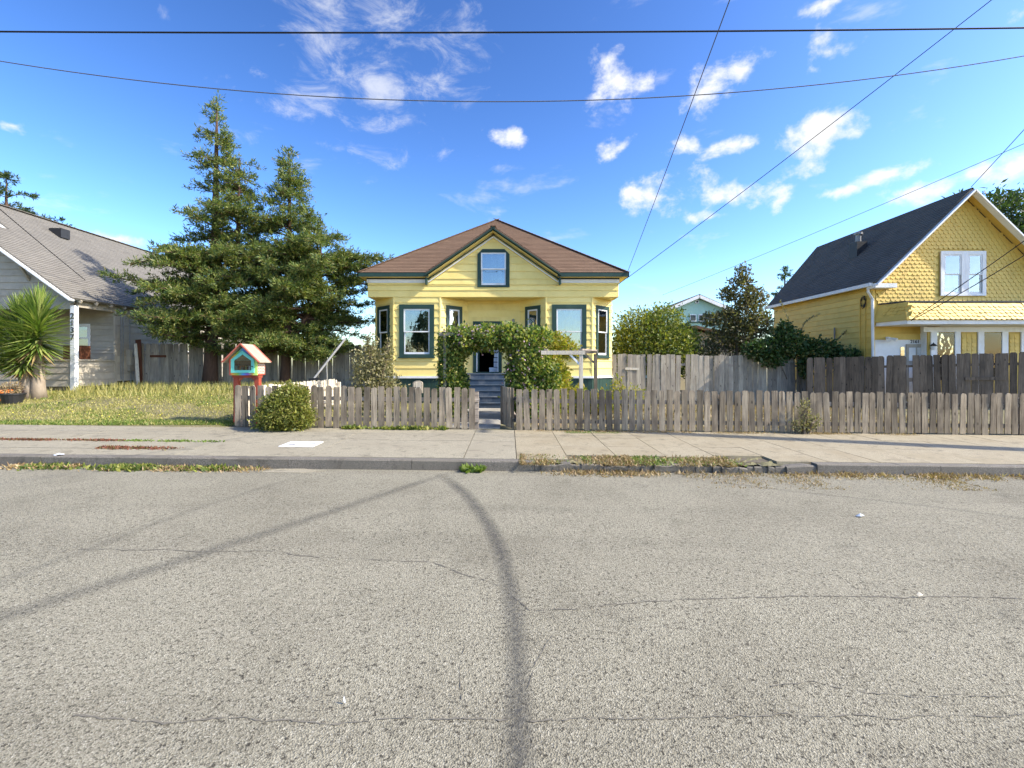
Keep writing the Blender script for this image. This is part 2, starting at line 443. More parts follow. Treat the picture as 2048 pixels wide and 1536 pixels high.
# ------------------------------------------------------------------ builders
WL = {}
def reg(o, w):
    WL[o.name] = Vector(w)
    return o
def thing(name, label, cat, loc, group=None):
    o = bpy.data.objects.new(name, None)
    COL.objects.link(o)
    o.empty_display_size = .2
    o.location = loc
    o['label'] = label
    o['category'] = cat
    if group:
        o['group'] = group
    return reg(o, loc)
def tag(o, label, cat, group=None):
    o['label'] = label
    o['category'] = cat
    if group:
        o['group'] = group
    return o
def place(name, me, parent, w, rot=None):
    o = bpy.data.objects.new(name, me)
    COL.objects.link(o)
    w = Vector(w)
    if parent is not None:
        o.parent = parent
        o.location = w - WL[parent.name]
    else:
        o.location = w
    if rot:
        o.rotation_euler = rot
    return reg(o, w)
class MB:
    def __init__(self):
        self.v, self.f = [], []
    def add(self, vs, fs):
        n = len(self.v)
        self.v += [tuple(p) for p in vs]
        self.f += [tuple(i + n for i in q) for q in fs]
        return self
    def box(self, x0, x1, y0, y1, z0, z1):
        return self.add([(x0, y0, z0), (x1, y0, z0), (x1, y1, z0), (x0, y1, z0), (x0, y0, z1), (x1, y0, z1), (x1, y1, z1), (x0, y1, z1)],
                        [(0, 3, 2, 1), (4, 5, 6, 7), (0, 1, 5, 4), (1, 2, 6, 5), (2, 3, 7, 6), (3, 0, 4, 7)])
    def ob(self, fr, a0, a1, b0, b1, c0, c1):
        o, u, n = fr
        P = lambda a, b, c: o + u * a + Vector((0, 0, b)) + n * c
        return self.add([P(a0, b0, c1), P(a1, b0, c1), P(a1, b0, c0), P(a0, b0, c0), P(a0, b1, c1), P(a1, b1, c1), P(a1, b1, c0), P(a0, b1, c0)],
                        [(0, 3, 2, 1), (4, 5, 6, 7), (0, 1, 5, 4), (1, 2, 6, 5), (2, 3, 7, 6), (3, 0, 4, 7)])
    def prism(self, poly, off):
        """poly: list of 3D points, extruded by the vector off"""
        n = len(poly)
        off = Vector(off)
        vs = [Vector(p) for p in poly] + [Vector(p) + off for p in poly]
        fs = [tuple(range(n))[::-1], tuple(range(n, 2 * n))] + [(i, (i + 1) % n, n + (i + 1) % n, n + i) for i in range(n)]
        return self.add(vs, fs)
    def beam(self, p, q, w, h, up=(0, 0, 1)):
        p, q = Vector(p), Vector(q)
        d = (q - p).normalized()
        side = d.cross(Vector(up))
        if side.length < 1e-4:
            side = Vector((1, 0, 0))
        side.normalize()
        u = side.cross(d).normalized()
        vs = []
        for e in (p, q):
            for a, b_ in ((-1, -1), (1, -1), (1, 1), (-1, 1)):
                vs.append(e + side * a * w / 2 + u * b_ * h / 2)
        return self.add(vs, [(3, 2, 1, 0), (4, 5, 6, 7), (0, 1, 5, 4), (1, 2, 6, 5), (2, 3, 7, 6), (3, 0, 4, 7)])
    def tube(self, pts, rad, k=8, cap=True):
        pts = [Vector(p) for p in pts]
        if isinstance(rad, (int, float)):
            rad = [rad] * len(pts)
        n0 = len(self.v)
        for i, p in enumerate(pts):
            d = (pts[min(i + 1, len(pts) - 1)] - pts[max(i - 1, 0)]).normalized()
            a = d.cross(Vector((0, 0, 1)) if abs(d.z) < .9 else Vector((0, 1, 0))).normalized()
            c = d.cross(a)
            for j in range(k):
                t = 2 * math.pi * j / k
                self.v.append(tuple(p + (a * math.cos(t) + c * math.sin(t)) * rad[i]))
        for i in range(len(pts) - 1):
            for j in range(k):
                self.f.append((n0 + i * k + j, n0 + i * k + (j + 1) % k, n0 + (i + 1) * k + (j + 1) % k, n0 + (i + 1) * k + j))
        if cap:
            self.f.append(tuple(n0 + j for j in range(k))[::-1])
            self.f.append(tuple(n0 + (len(pts) - 1) * k + j for j in range(k)))
        return self
    def lathe(self, c, prof, k=14):
        n0 = len(self.v)
        for (r, z) in prof:
            for j in range(k):
                t = 2 * math.pi * j / k
                self.v.append((c[0] + r * math.cos(t), c[1] + r * math.sin(t), c[2] + z))
        for i in range(len(prof) - 1):
            for j in range(k):
                self.f.append((n0 + i * k + j, n0 + i * k + (j + 1) % k, n0 + (i + 1) * k + (j + 1) % k, n0 + (i + 1) * k + j))
        return self
    def mesh(self, name, mat, origin):
        me = bpy.data.meshes.new(name)
        o = Vector(origin)
        me.from_pydata([(a - o.x, b - o.y, c - o.z) for a, b, c in self.v], [], self.f)
        me.materials.append(MATS[mat])
        return me
    def build(self, name, mat, parent=None, origin=None, smooth=False):
        if origin is None:
            a = np.array(self.v)
            lo, hi = a.min(0), a.max(0)
            origin = ((lo[0] + hi[0]) / 2, (lo[1] + hi[1]) / 2, lo[2])
        me = self.mesh(name, mat, origin)
        if smooth:
            me.polygons.foreach_set('use_smooth', [True] * len(me.polygons))
        return place(name, me, parent, origin)
def struct(o):
    o['kind'] = 'structure'
    return o
def stuff(o, label=None, cat=None):
    o['kind'] = 'stuff'
    if label:
        o['label'] = label
        o['category'] = cat
    return o
def frame(x, y, z, dx, dy):
    """o, u (along the wall), n (outwards: u turned clockwise)"""
    u = Vector((dx, dy, 0)).normalized()
    return (Vector((x, y, z)), u, Vector((u.y, -u.x, 0)))

def leaves(name, P, A, size, ratio, mat, parent=None, origin=None, roll=None):
    """P base points, A axis directions, size lengths; one diamond-shaped leaf each"""
    P = np.asarray(P, float)
    n = len(P)
    A = np.asarray(A, float)
    A = A / (np.linalg.norm(A, axis=1, keepdims=True) + 1e-9)
    rv = RNG.normal(size=(n, 3))
    B = np.cross(A, rv)
    B /= (np.linalg.norm(B, axis=1, keepdims=True) + 1e-9)
    L = np.asarray(size, float).reshape(-1, 1) * np.ones((n, 1))
    mid = P + A * L * .45
    V = np.stack([P, mid + B * L * ratio * .5, P + A * L, mid - B * L * ratio * .5], 1)
    if origin is None:
        lo, hi = P.min(0), P.max(0)
        origin = ((lo[0] + hi[0]) / 2, (lo[1] + hi[1]) / 2, lo[2])
    V = (V - np.array(origin)).reshape(-1, 3)
    me = bpy.data.meshes.new(name)
    me.vertices.add(4 * n)
    me.vertices.foreach_set('co', V.ravel())
    me.loops.add(4 * n)
    me.loops.foreach_set('vertex_index', np.arange(4 * n))
    me.polygons.add(n)
    me.polygons.foreach_set('loop_start', np.arange(0, 4 * n, 4))
    me.polygons.foreach_set('loop_total', np.full(n, 4))
    me.update(calc_edges=True)
    me.materials.append(MATS[mat])
    return place(name, me, parent, origin)
def unit(n):
    v = RNG.normal(size=(n, 3))
    return v / np.linalg.norm(v, axis=1, keepdims=True)
def blob_points(ells, n, shell=.45):
    """points in a union of ellipsoids (cx,cy,cz,rx,ry,rz), denser near the outside; returns points and outward directions"""
    vol = np.array([e[3] * e[4] * e[5] for e in ells]) ** .75
    idx = RNG.choice(len(ells), n, p=vol / vol.sum())
    E = np.array(ells)[idx]
    d = unit(n)
    r = shell + (1 - shell) * RNG.random(n) ** .6
    r *= 1 + .10 * RNG.normal(size=n) + .35 * RNG.random(n) ** 12
    return E[:, :3] + d * E[:, 3:] * r[:, None], d

# ------------------------------------------------------------------ ground, road, pavement
def grid(name, xs, ys, zf, mat):
    vs = [(x, y, zf(x, y)) for y in ys for x in xs]
    nx = len(xs)
    fs = [(j * nx + i, j * nx + i + 1, (j + 1) * nx + i + 1, (j + 1) * nx + i) for j in range(len(ys) - 1) for i in range(nx - 1)]
    me = bpy.data.meshes.new(name)
    me.from_pydata(vs, [], fs)
    me.materials.append(MATS[mat])
    me.polygons.foreach_set('use_smooth', [True] * len(me.polygons))
    return place(name, me, None, (0, 0, 0))
def zg(x, y):
    if y < 10.25:
        return -.62 + s(x)
    return z_yard(x, y) - .004
xs = [-900, -300, -120, -60, -40, -30] + [x * .5 for x in range(-50, -13)] + [-6.6, -6.45, -6.3, -6.2, -6.12, -6, -5.5] + [x * .75 for x in range(-7, 40)] + [32, 40, 60, 120, 300, 900]
ys = [-900, -300, -60, -20, 10.2, 10.26] + [10.3 + .4 * i for i in range(0, 24)] + [21, 24, 28, 34, 45, 70, 130, 300, 1000]
struct(grid('ground', xs, ys, zg, 'soil'))
rx = [-160, -60] + [x for x in range(-30, 31, 1)] + [60, 160]
ry = [-7.35 + .35 * i for i in range(43)]
struct(grid('road', rx, ry[:-1] + [7.42], z_road, 'asphalt'))

# pavement: a bed of dirt with slabs on it
pv = grid('pavement', [-160, -60] + list(range(-30, 31)) + [60, 160], [KERB + .05, 8.5, 10.34], lambda x, y: z_walk(x, y) - .03, 'joint_dirt')
struct(pv)
def slab(x0, x1, y0, y1, mat, dz=0.0):
    g = .006
    mb = MB()
    c = [(x0 + g, y0 + g), (x1 - g, y0 + g), (x1 - g, y1 - g), (x0 + g, y1 - g)]
    jit = [random.uniform(-.003, .003) + dz for _ in c]
    top = [(a, b_, z_walk(a, b_) + j) for (a, b_), j in zip(c, jit)]
    mb.prism([(a, b_, z - .06) for a, b_, z in top], (0, 0, .06))
    for i in range(4):
        mb.v[4 + i] = top[i]
    mb.f[0] = (3, 2, 1, 0)
    mb.f[1] = (4, 5, 6, 7)
    mb.build('paving_slab', mat, pv)
x = -16.0
while x < -5.4:
    x1 = min(x + 1.55, -5.3)
    slab(x, x1, KERB + .02, 7.85, 'walk_concrete', -.004)
    slab(x, x1, 7.85, 8.55, 'walk_concrete')
    slab(x, x1, 8.55, 10.3, 'walk_concrete')
    x = x1
for (a, b_) in ((-5.3, -3.15), (-3.15, -.72), (-.72, .12)):
    slab(a, b_, KERB + .02, 8.9, 'walk_concrete')
    slab(a, b_, 8.9, 10.3, 'walk_concrete')
x = .12
while x < 16:
    x1 = x + .82
    front = KERB + .02 if not .4 < x < 3.6 else KERB + .30 + .12 * random.random()
    slab(x, x1, front, 8.5, 'warm_concrete')
    slab(x, x1, 8.5, 9.4, 'warm_concrete')
    slab(x, x1, 9.4, 10.3, 'warm_concrete')
    x = x1
kb = thing('kerb', '', '', (0, KERB - .08, -.2))
for k in ('label', 'category'):
    del kb[k]
kb['kind'] = 'structure'
x = -30.0
while x < 30:
    broken = .25 < x < 4.4
    L = random.uniform(.35, .7) if broken else 1.9
    x1 = x + L
    mb = MB()
    n = 4 if broken else 3
    t0 = random.uniform(-.06, -.015) if broken else 0
    dy = random.uniform(-.03, .04) if broken else 0
    for i in range(n):
        a, b_ = x + L * i / n, x + L * (i + 1) / n - (.006 if i == n - 1 else 0)
        j0 = random.uniform(-.035, .0) if broken else random.uniform(-.004, .002)
        za = z_walk(a, KERB) + t0 + j0
        zb = z_walk(b_, KERB) + t0 + (random.uniform(-.035, 0) if broken else j0)
        y0 = KERB - .15 + dy + (random.uniform(-.02, .02) if broken else 0)
        c0 = .018
        mb.prism([(a, y0, s(a) - .4), (a, y0, za - c0), (a, y0 + c0, za), (a, KERB + .012, za), (a, KERB + .012, s(a) - .4)], (b_ - a, 0, (zb - za)))
    mb.build('kerb_stone', 'kerb_concrete', kb)
    x = x1
vg = MB()
nx_, ny_ = 60, 7
for j in range(ny_):
    for i in range(nx_):
        a, b_ = .25 + 4.0 * i / (nx_ - 1), 7.22 + .55 * j / (ny_ - 1)
        vg.v.append((a, b_, z_walk(a, b_) - .035 + random.uniform(-.012, .022)))
for j in range(ny_ - 1):
    for i in range(nx_ - 1):
        vg.f.append((j * nx_ + i, j * nx_ + i + 1, (j + 1) * nx_ + i + 1, (j + 1) * nx_ + i))
struct(vg.build('verge_soil', 'soil', None, (0, 0, 0)))
# patch of paler concrete apron in the gutter, litter, plate in the pavement
mb = MB()
poly = [px(520, 944, 6.9), px(560, 930, 7.18), px(608, 929, 7.2), px(650, 938, 7.05), px(600, 944, 6.9)]
mb.prism([(p.x, p.y, z_road(p.x, p.y) - .02) for p in poly], (0, 0, .026))
o_ = mb.build('gutter_patch', 'walk_concrete')
struct(o_)
pl = MB()
pc = [(-4.02, 8.15), (-3.42, 8.15), (-3.42, 8.62), (-4.02, 8.62)]
pl.prism([(a, b_, z_walk(a, b_) - .02) for a, b_ in pc], (0, 0, .028))
plate = tag(pl.build('utility_cover', 'white_paint'), 'flat white utility cover set into the pavement', 'cover')
for (a, b_) in ((-3.86, 8.3), (-3.55, 8.45)):
    q = MB().box(a - .06, a + .06, b_ - .018, b_ + .018, z_walk(a, b_) + .004, z_walk(a, b_) + .0125)
    q.build('lift_slot', 'dark_metal', plate)

# cracks and soft-edged dark bands laid on the asphalt
def road_pts(pix):
    out = []
    for (x, y) in pix:
        D = 4.0
        for _ in range(12):
            X = (x - VX) * D / F
            D = F * (H - z_road(X, D)) / (y - VY)
        out.append(Vector(((x - VX) * D / F, D, 0)))
    return out
def resample(pts, step):
    out = [pts[0]]
    for a, b_ in zip(pts[:-1], pts[1:]):
        n = max(1, int((b_ - a).length / step))
        for i in range(1, n + 1):
            out.append(a.lerp(b_, i / n))
    return out
def strip(name, pix, w0, w1, mat, lift, jitter=0.0, step=.05, soft=False, alpha=.6):
    pts = resample(road_pts(pix), step)
    if jitter:
        off = 0
        for p in pts:
            off = off * .8 + random.gauss(0, jitter)
            p.y += off
            p.x += random.gauss(0, jitter * .4)
    else:
        for _ in range(30):
            pts = [pts[0]] + [(pts[i - 1] + pts[i] * 2 + pts[i + 1]) / 4 for i in range(1, len(pts) - 1)] + [pts[-1]]
    vs, fs, al = [], [], []
    n = len(pts)
    cols = [-1, -.55, 0, .55, 1] if soft else [-1, 1]
    for i, p in enumerate(pts):
        t = i / max(1, n - 1)
        d = (pts[min(i + 1, n - 1)] - pts[max(i - 1, 0)]).normalized()
        sd = Vector((d.y, -d.x, 0))
        w = (w0 + (w1 - w0) * t) * (random.choice((.12, .4, .8, 1.2, 1.9)) if not soft else 1)
        for c in cols:
            q = p + sd * c * w / 2
            vs.append((q.x, q.y, z_road(q.x, q.y) + lift))
            al.append((1 - abs(c)) ** .8 * alpha * min(1, 6 * t + .15))
    k = len(cols)
    for i in range(n - 1):
        for j in range(k - 1):
            fs.append((i * k + j, i * k + j + 1, (i + 1) * k + j + 1, (i + 1) * k + j))
    me = bpy.data.meshes.new(name)
    me.from_pydata(vs, [], fs)
    me.materials.append(MATS[mat])
    if soft:
        at = me.attributes.new('a', 'FLOAT', 'POINT')
        at.data.foreach_set('value', al)
    return struct(place(name, me, None, (0, 0, 0)))
strip('road_crack', [(50, 1122), (150, 1100), (320, 1100), (400, 1104), (540, 1100), (600, 1112), (740, 1120), (860, 1126), (920, 1145), (1000, 1172), (1060, 1222), (1160, 1216), (1290, 1203), (1450, 1194), (1640, 1192), (1850, 1195), (2046, 1198)], .008, .008, 'crack', .0035, .006, .03)
strip('road_crack', [(150, 1430), (330, 1446), (480, 1436), (640, 1450), (800, 1436), (1000, 1440), (1300, 1438), (1500, 1434), (2046, 1430)], .0065, .005, 'crack', .0035, .004, .02)
strip('road_crack', [(120, 1105), (230, 1068), (330, 1030), (480, 985)], .007, .006, 'crack', .0035, .006, .04)
strip('road_crack', [(930, 1290), (918, 1340), (924, 1400)], .004, .0035, 'crack', .0035, .004, .02)
strip('road_crack', [(1105, 1270), (1070, 1330), (1055, 1380)], .004, .0035, 'crack', .0035, .004, .02)
strip('road_crack', [(1540, 1372), (1620, 1362), (1740, 1390), (1900, 1392), (2040, 1394)], .004, .0035, 'crack', .0035, .004, .02)
strip('dark_band', [(880, 948), (930, 985), (980, 1050), (1010, 1120), (1030, 1220), (1038, 1330), (1040, 1530), (1041, 1760)], .24, .15, 'soft_dark', .0065, soft=True, alpha=.8)
strip('dark_band', [(900, 946), (780, 985), (600, 1045), (400, 1110), (200, 1172), (-60, 1258)], .22, .28, 'soft_dark', .0065, soft=True, alpha=.5)
strip('dark_band', [(620, 948), (480, 990), (330, 1040), (180, 1100), (-40, 1180)], .14, .2, 'soft_dark', .0065, soft=True, alpha=.25)
strip('dark_band', [(1380, 958), (1600, 985), (1850, 1012), (2060, 1040)], .10, .12, 'soft_dark', .0065, soft=True, alpha=.35)
def litter(name, label, p, w, d, mat):
    x_, y_ = p.x, p.y
    z0 = z_road(x_, y_) + .004 if y_ < 7.2 else z_walk(x_, y_) + .004
    mb = MB()
    k = 7
    ring = [(x_ + w * math.cos(t) * random.uniform(.6, 1), y_ + d * math.sin(t) * random.uniform(.6, 1), z0 + random.uniform(0, .02)) for t in [2 * math.pi * i / k for i in range(k)]]
    mb.add(ring + [(x_, y_, z0 + .035)], [(i, (i + 1) % k, k) for i in range(k)])
    tag(mb.build(name, mat), label, 'litter')
rp = road_pts([(118, 931), (1720, 1034), (688, 1408), (1838, 1195)])
litter('paper_scrap', 'crumpled white paper in the weedy gutter on the left', rp[0], .10, .06, 'paper_white')
litter('paper_scrap', 'flattened white scrap lying on the asphalt at right', rp[1], .06, .03, 'paper_white')
litter('bottle_cap', 'tiny pale blue scrap on the asphalt near the bottom', rp[2], .008, .006, 'paper_white')
litter('dry_leaf', 'yellow leaf lying on the asphalt at right', rp[3], .035, .008, 'pale_wood')

# ------------------------------------------------------------------ fences
def picket_mesh(h, w, t, top, mat):
    mb = MB()
    if top == 'flat':
        pr = [(-w / 2, 0), (w / 2, 0), (w / 2, h), (-w / 2, h)]
    elif top == 'round':
        pr = [(-w / 2, 0), (w / 2, 0), (w / 2, h - w * .42)] + [(w / 2 * math.cos(a), h - w * .42 + w * .42 * math.sin(a)) for a in (R(28), R(58), R(90), R(122), R(152))] + [(-w / 2, h - w * .42)]
    else:
        c = w * .24
        pr = [(-w / 2, 0), (w / 2, 0), (w / 2, h - c), (w / 2 - c, h), (-w / 2 + c, h), (-w / 2, h - c)]
    mb.prism([(a, 0, b_) for a, b_ in pr], (0, t, 0))
    mb.f = [tuple(reversed(q)) for q in mb.f]
    return mb.mesh('picket', mat, (0, 0, 0))
def fence(name, label, p0, p1, h, pitch, w, zf, tops, mat, rail_mat, rails=(.22, .72), group=None, rail_back=True, jit=.02, posts=2.4, part='picket', missing=(), nrm=None, hvar=0.0):
    p0, p1 = Vector((p0[0], p0[1], 0)), Vector((p1[0], p1[1], 0))
    u = (p1 - p0).normalized()
    L = (p1 - p0).length
    ang = math.atan2(u.y, u.x)
    nb = Vector((-u.y, u.x, 0))
    c = (p0 + p1) / 2
    t = thing(name, label, 'fence', (c.x, c.y, zf(c.x, c.y)), group)
    ms = [picket_mesh(h, w, .019, k, mat) for k in tops]
    n = int(L / pitch)
    for i in range(n):
        if i in missing:
            continue
        q = p0 + u * (pitch * (i + .5)) + nb * random.uniform(-.004, .004)
        me = ms[i % len(ms)]
        place(part, me, t, (q.x, q.y, zf(q.x, q.y) + .015 + random.uniform(-jit, jit) + hvar * math.sin(i * .37)), (random.gauss(0, .01), random.gauss(0, .012), ang + random.gauss(0, .025)))
    for r in rails:
        mb = MB()
        a, b_ = p0 + nb * .042, p1 + nb * .042
        mb.beam((a.x, a.y, zf(a.x, a.y) + r * h), (b_.x, b_.y, zf(b_.x, b_.y) + r * h), .038, .085)
        mb.build('rail', rail_mat, t)
    k = max(1, round(L / posts))
    for i in range(k + 1):
        q = p0 + u * (L * i / k) + nb * .11
        if i == 0:
            q += u * .06
        if i == k:
            q -= u * .06
        z = zf(q.x, q.y)
        MB().box(q.x - .045, q.x + .045, q.y - .045, q.y + .045, z - .05, z + h - .08).build('post', rail_mat, t)
    return t
fence('picket_fence', 'weathered grey picket fence left of the open gate, behind the round shrub', (-6.06, FENCE), (-.66, FENCE), .905, .1665, .132, lambda a, b_: s(a), ('round', 'flat'), 'picket_wood', 'rail_wood')
fence('picket_fence', 'long weathered grey picket fence right of the open gate', (.15, FENCE), (13.6, FENCE), .895, .1655, .131, lambda a, b_: s(a), ('flat', 'round'), 'picket_wood', 'rail_wood')
fence('picket_fence', 'pale picket fence running back along the left edge of the front yard', (-6.12, 16.6), (-6.12, 10.42), .90, .17, .142, lambda a, b_: .02, ('round', 'flat'), 'pale_wood', 'pale_wood')
# open gate, hinged on the right, swung into the yard
g0, g1 = Vector((.12, 10.36, 0)), Vector((-.20, 11.16, 0))
gt = thing('garden_gate', 'small weathered picket gate standing open into the yard', 'gate', (g0.x, g0.y, 0))
gu = (g1 - g0).normalized()
gm = [picket_mesh(.90, .142, .019, k, 'picket_wood') for k in ('flat', 'round')]
for i in range(5):
    q = g0 + gu * (.09 + .165 * i)
    place('picket', gm[i % 2], gt, (q.x, q.y, .03 + random.uniform(-.01, .01)), (0, 0, math.atan2(gu.y, gu.x)))
gn = Vector((gu.y, -gu.x, 0)) * .035
for r in (.2, .68):
    a, b_ = g0 + gn + gu * .02, g0 + gn + gu * .84
    MB().beam((a.x, a.y, r), (b_.x, b_.y, r), .035, .085).build('rail', 'rail_wood', gt)
a, b_ = g0 + gn * 2.1 + gu * .05, g0 + gn * 2.1 + gu * .8
MB().beam((a.x, a.y, .24), (b_.x, b_.y, .64), .03, .08).build('brace', 'rail_wood', gt)
for r in (.2, .68):
    MB().box(.075, .15, 10.372, 10.392, r - .03, r + .03).build('hinge', 'dark_metal', gt)
fence('board_fence', 'tall grey board fence behind the two conifers', (-14.35, 17.9), (-5.35, 19.4), 1.80, .172, .166, lambda a, b_: .46, ('dog',), 'grey_wood', 'rail_wood', (.2, .8), part='board', posts=2.3, jit=.02)
fence('board_fence', 'tall grey board fence between the yellow houses, under the ivy', (4.06, 18.35), (11.75, 18.35), 1.86, .19, .185, lambda a, b_: .0 - .012 * (a - 4), ('flat', 'flat', 'dog'), 'grey_wood', 'rail_wood', (.2, .8), part='board', posts=2.4, jit=.025, missing=(14,))
def zdf(a, b_):
    return -.12 + .028 * (a - 10.9)
fence('board_fence', 'tall dark brown board fence in front of the gold house', (10.85, 17.0), (17.2, 14.75), 1.80, .195, .188, zdf, ('dog', 'flat', 'dog'), 'dark_wood', 'dark_wood', (.2, .8), part='board', posts=2.4, jit=.02, missing=(15,))
# nailed-on repair boards
def nailed(label, p, q, mat, w=.09):
    o = MB().beam(p, q, .022, w).build('repair_board', mat)
    tag(o, label, 'board')
nailed('short weathered repair board nailed flat on the tall grey fence', (4.55, 18.335, 1.30), (5.1, 18.335, 1.28), 'pale_wood')
nailed('dark repair board nailed across the dark brown fence', (15.1, 15.475, .98), (16.1, 15.12, 1.0), 'dark_wood', .11)
nailed('rusty brown board nailed across the left tall fence', (-13.8, 17.97, 1.78), (-13.25, 18.06, 1.78), 'brown_board')

# ------------------------------------------------------------------ wall, window and roof helpers
def wall_boards(fr, L, z0, z1, ex, parent, mat, openings=(), clip=None, name='wall_board'):
    """lap siding: each course (split round the openings) is one board; z relative to the frame's origin is absolute height"""
    o, u, n = fr
    o = Vector((o.x, o.y, 0))
    z = z0
    while z < z1 - .01:
        zt_full = min(z + ex, z1)
        cuts = sorted({z, zt_full} | {c for op in openings for c in (op[2], op[3]) if z < c < zt_full})
        for za, zb in zip(cuts[:-1], cuts[1:]):
            zm = (za + zb) / 2
            lo0, hi0 = clip(za) if clip else (0, L)
            lo1, hi1 = clip(zb) if clip else (0, L)
            segs = [(lo0, hi0, lo1, hi1)]
            for (a0, a1, b0, b1) in openings:
                if b0 < zm < b1:
                    ns = []
                    for (p, q, p1, q1) in segs:
                        if a0 > min(p, p1):
                            ns.append((p, min(q, a0), p1, min(q1, a0)))
                        if a1 < max(q, q1):
                            ns.append((max(p, a1), q, max(p1, a1), q1))
                    segs = ns
            for (p, q, p1, q1) in segs:
                if q - p < .015 and q1 - p1 < .015:
                    continue
                P = lambda a, b_, c: o + u * a + Vector((0, 0, b_)) + n * c
                ov = .018 if zb >= zt_full - 1e-6 and zb < z1 - .02 else 0
                zl_ = za + (.016 if za < z + 1e-6 and za > z0 + .01 else 0)
                ov = ov * 1.6
                vs = [P(p, zl_, .032), P(q, zl_, .032), P(q1, zb + ov, .006), P(p1, zb + ov, .006), P(p, zl_, -.012), P(q, zl_, -.012), P(q1, zb + ov, -.012), P(p1, zb + ov, -.012)]
                mb = MB().add(vs, [(0, 1, 2, 3), (7, 6, 5, 4), (4, 5, 1, 0), (3, 2, 6, 7), (0, 3, 7, 4), (1, 5, 6, 2)])
                mb.build(name, mat, parent)
        z = zt_full
def window(parent, fr, a0, a1, z0, z1, cw=.13, casing='green_trim', sash='white_paint', curtain='curtain', chamfer=0.0, sill=True, split=.5, cdepth=.16, fw=.05):
    """double-hung window: casing (the window's own mesh) > sash, pane, curtain, sill; a along the wall, outer casing a0..a1, z0..z1"""
    o, u, n = fr
    f = (Vector((o.x, o.y, 0)), u, n)
    mb = MB()
    mb.ob(f, a0, a0 + cw, z0, z1 - chamfer, .0, .05)
    mb.ob(f, a1 - cw, a1, z0, z1 - chamfer, .0, .05)
    if chamfer:
        P = lambda a, z, c: f[0] + u * a + Vector((0, 0, z)) + n * c
        mb.prism([P(a0, z1 - chamfer, 0), P(a0 + chamfer, z1, 0), P(a1 - chamfer, z1, 0), P(a1, z1 - chamfer, 0), P(a1 - cw, z1 - chamfer, 0), P(a1 - cw, z1 - cw, 0), P(a0 + cw, z1 - cw, 0), P(a0 + cw, z1 - chamfer, 0)], n * .05)
    else:
        mb.ob(f, a0 + cw, a1 - cw, z1 - cw, z1, .0, .052)
    mb.ob(f, a0 + cw, a1 - cw, z0, z0 + cw * .6, 0, .052)
    # reveal
    for (p, q, b0, b1) in ((a0 + cw, a0 + cw + .012, z0 + cw * .6, z1 - cw), (a1 - cw - .012, a1 - cw, z0 + cw * .6, z1 - cw)):
        mb.ob(f, p, q, b0, b1, -.14, .0)
    w = mb.build('window', casing, parent)
    if sill:
        MB().ob(f, a0 - .03, a1 + .03, z0 - .045, z0, .0, .105).build('sill', casing, w)
    i0, i1, b0, b1 = a0 + cw, a1 - cw, z0 + cw * .6, z1 - cw
    zm = b0 + (b1 - b0) * split
    for (c0, c1, d0, d1, k) in ((b0, zm + .02, -.03, .0, 0), (zm - .02, b1, .004, .034, 1)):
        m2 = MB()
        m2.ob(f, i0, i0 + fw, c0, c1, d0, d1)
        m2.ob(f, i1 - fw, i1, c0, c1, d0, d1)
        m2.ob(f, i0 + fw, i1 - fw, c0, c0 + (fw * 1.5 if k == 0 else fw * .8), d0, d1)
        m2.ob(f, i0 + fw, i1 - fw, c1 - fw, c1, d0, d1)
        m2.build('sash', sash, w)
        MB().ob(f, i0 + fw - .01, i1 - fw + .01, c0 + fw * .8, c1 - fw * .8, (d0 + d1) / 2 - .003, (d0 + d1) / 2 + .003).build('pane', 'glass', w)
    if curtain:
        mb = MB()
        nseg = 16
        o2 = f[0]
        pts = []
        for i in range(nseg + 1):
            a = i0 - .03 + (i1 - i0 + .06) * i / nseg
            pts.append((a, -cdepth + .02 * math.sin(i * 2.3) + random.uniform(-.006, .006)))
        for (a, c), (a2, c2) in zip(pts[:-1], pts[1:]):
            P = lambda a_, z, c_: o2 + u * a_ + Vector((0, 0, z)) + n * c_
            mb.add([P(a, b0 - .05, c), P(a2, b0 - .05, c2), P(a2, b1 + .05, c2), P(a, b1 + .05, c)], [(0, 1, 2, 3)])
        mb.build('curtain', curtain, w)
    return w
def clip_poly(poly, d0, v, keep_above):
    out = []
    n = len(poly)
    for i in range(n):
        a, b_ = poly[i], poly[(i + 1) % n]
        da, db = a.dot(v) - d0, b_.dot(v) - d0
        if not keep_above:
            da, db = -da, -db
        if da >= 0:
            out.append(a)
        if (da >= 0) != (db >= 0):
            out.append(a.lerp(b_, da / (da - db)))
    return out
